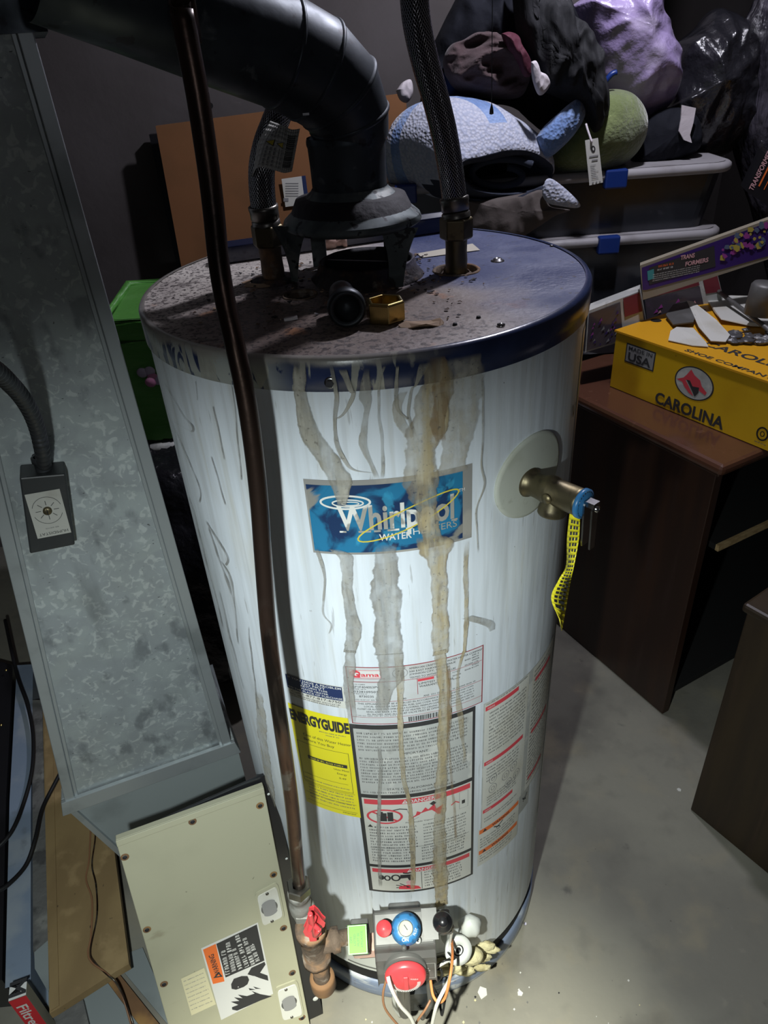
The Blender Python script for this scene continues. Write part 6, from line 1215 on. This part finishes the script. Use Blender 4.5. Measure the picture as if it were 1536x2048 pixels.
tag(mb.build('toy_box'),'black toy box with red lettering leaning at the right edge','box')
mb=MB(); mb.lathe([(.03,-.06),(.032,.0),(.028,.006),(.0001,.008)],A(1535,572,.62),'gvm',V((.1,0,1)),24,(True,False)); tag(mb.build('tin_can'),'grey tin can behind the papers at the right edge','can')
# pull chain and the lamp it hangs from
cl=thing('ceiling_lamp',(.47,.50,2.4),'round ceiling lamp with a bare bulb above the bins','lamp')
mb=MB(); mb.lathe([(.13,2.399),(.13,2.385),(.11,2.36),(.03,2.33),(.022,2.16),(.0001,2.16)],(.47,.50,0),'wplas',n=32); mb.build('lamp_base',cl)
mb=MB(); mb.sphere((.47,.50,2.12),.032,'bulb',n=20,m=12); mb.build('bulb',cl)
cy_=.42; ct=A(985,-10,cy_); cb_=A(983,228,cy_)
mb=MB(); top_=V((ct.x,cy_,2.37)); mb.box((top_.x,cy_,2.385),(.05,.05,.03),'wplas'); mb.tube([top_,ct,A(984,100,cy_),cb_+V((0,0,.01))],.0007,'iron',6); mb.lathe([(.0008,.014),(.0030,.006),(.0034,.0),(.0001,-.001)],cb_,'blackpl',n=12); tag(mb.build('pull_chain'),'thin lamp pull cord with a dark bell tip hanging in front of the blanket','pull cord')
# small litter on the floor
for (px,py,r,k,l) in ((965,1985,.012,'lab','white paper chip on the floor right of the drain valve'),(1040,1988,.006,'lab','tiny white chip on the floor further right of the drain valve'),(1358,1580,.005,'lab','small white chip on the floor near the brown cabinet'),(1050,1848,.004,'steel','bright speck at the right foot of the heater')):
    P=G(px,py,.0); mb=MB(); a0_=random.random(); mb.prism([P+V((math.cos(a0_+a)*r*rr.uniform(.7,1.1),math.sin(a0_+a)*r*rr.uniform(.6,1.1),.0)) for a in (0,1.2,2.4,3.6,5)],V((0,0,.0015)),k); tag(mb.build('floor_chip'),l,'debris')
mb=MB()
for i in range(220):
    x=random.gauss(.05,.22); y=random.gauss(-.42,.10)
    if math.hypot(x,y)<.27 or x<-.15: continue
    r=random.uniform(.0008,.003); P=V((x,y,0)); mb.prism([P+V((math.cos(a)*r*random.uniform(.5,1.2),math.sin(a)*r,.0)) for a in (0,1.5,3,4.5)],V((0,0,.001)),random.choice(['lab','dirt','soot','lab','ywool']))
tag(mb.build('floor_grit'),'scatter of pale and dark grit on the concrete in front of the heater','grit',None,'stuff')

# ================================================================ LIGHTS, CAMERA
def lamp(name,typ,loc,energy,col,target=None,**k):
    l=bpy.data.lights.new(name,typ); l.energy=energy; l.color=col
    for a,b in k.items(): setattr(l,a,b)
    o=bpy.data.objects.new(name,l); COL.objects.link(o); o.location=loc
    if target: o.rotation_euler=(V(target)-V(loc)).to_track_quat('-Z','Y').to_euler()
    return o
TP=(-.13,-.84,1.31)
lamp('torch_spill','SPOT',TP,43,(.91,1.0,1.0),(-.12,-.30,.0),spot_size=math.radians(130),spot_blend=1.0,shadow_soft_size=.012)
lamp('torch_core','SPOT',TP,190,(1.0,1.0,.86),(-.05,-.58,.0),spot_size=math.radians(47),spot_blend=1.0,shadow_soft_size=.012)
lamp('ceiling_bulb','POINT',(.47,.50,2.06),38,(.88,.87,1.0),shadow_soft_size=.03)
lamp('camera_fill','POINT',(.02,-.90,1.50),.5,(.9,.93,1.0),shadow_soft_size=.01)  # weak fill lamp added beside the camera
w=bpy.data.worlds.new('world'); bpy.context.scene.world=w; w.use_nodes=True; w.node_tree.nodes['Background'].inputs[0].default_value=(.5,.5,.62,1); w.node_tree.nodes['Background'].inputs[1].default_value=.02
cam=bpy.data.cameras.new('camera'); co=bpy.data.objects.new('camera',cam); COL.objects.link(co)
cam.sensor_fit='VERTICAL'; cam.sensor_height=24; cam.lens=FL/2048*24; cam.clip_start=.02
m=Matrix((( RT.x,UP.x,-FW.x,CP.x),(RT.y,UP.y,-FW.y,CP.y),(RT.z,UP.z,-FW.z,CP.z),(0,0,0,1))); co.matrix_world=m
sc=bpy.context.scene; sc.camera=co
sc.view_settings.view_transform='Standard'; sc.view_settings.look='None'; sc.view_settings.gamma=1; sc.view_settings.exposure=0; sc.view_settings.use_curve_mapping=False
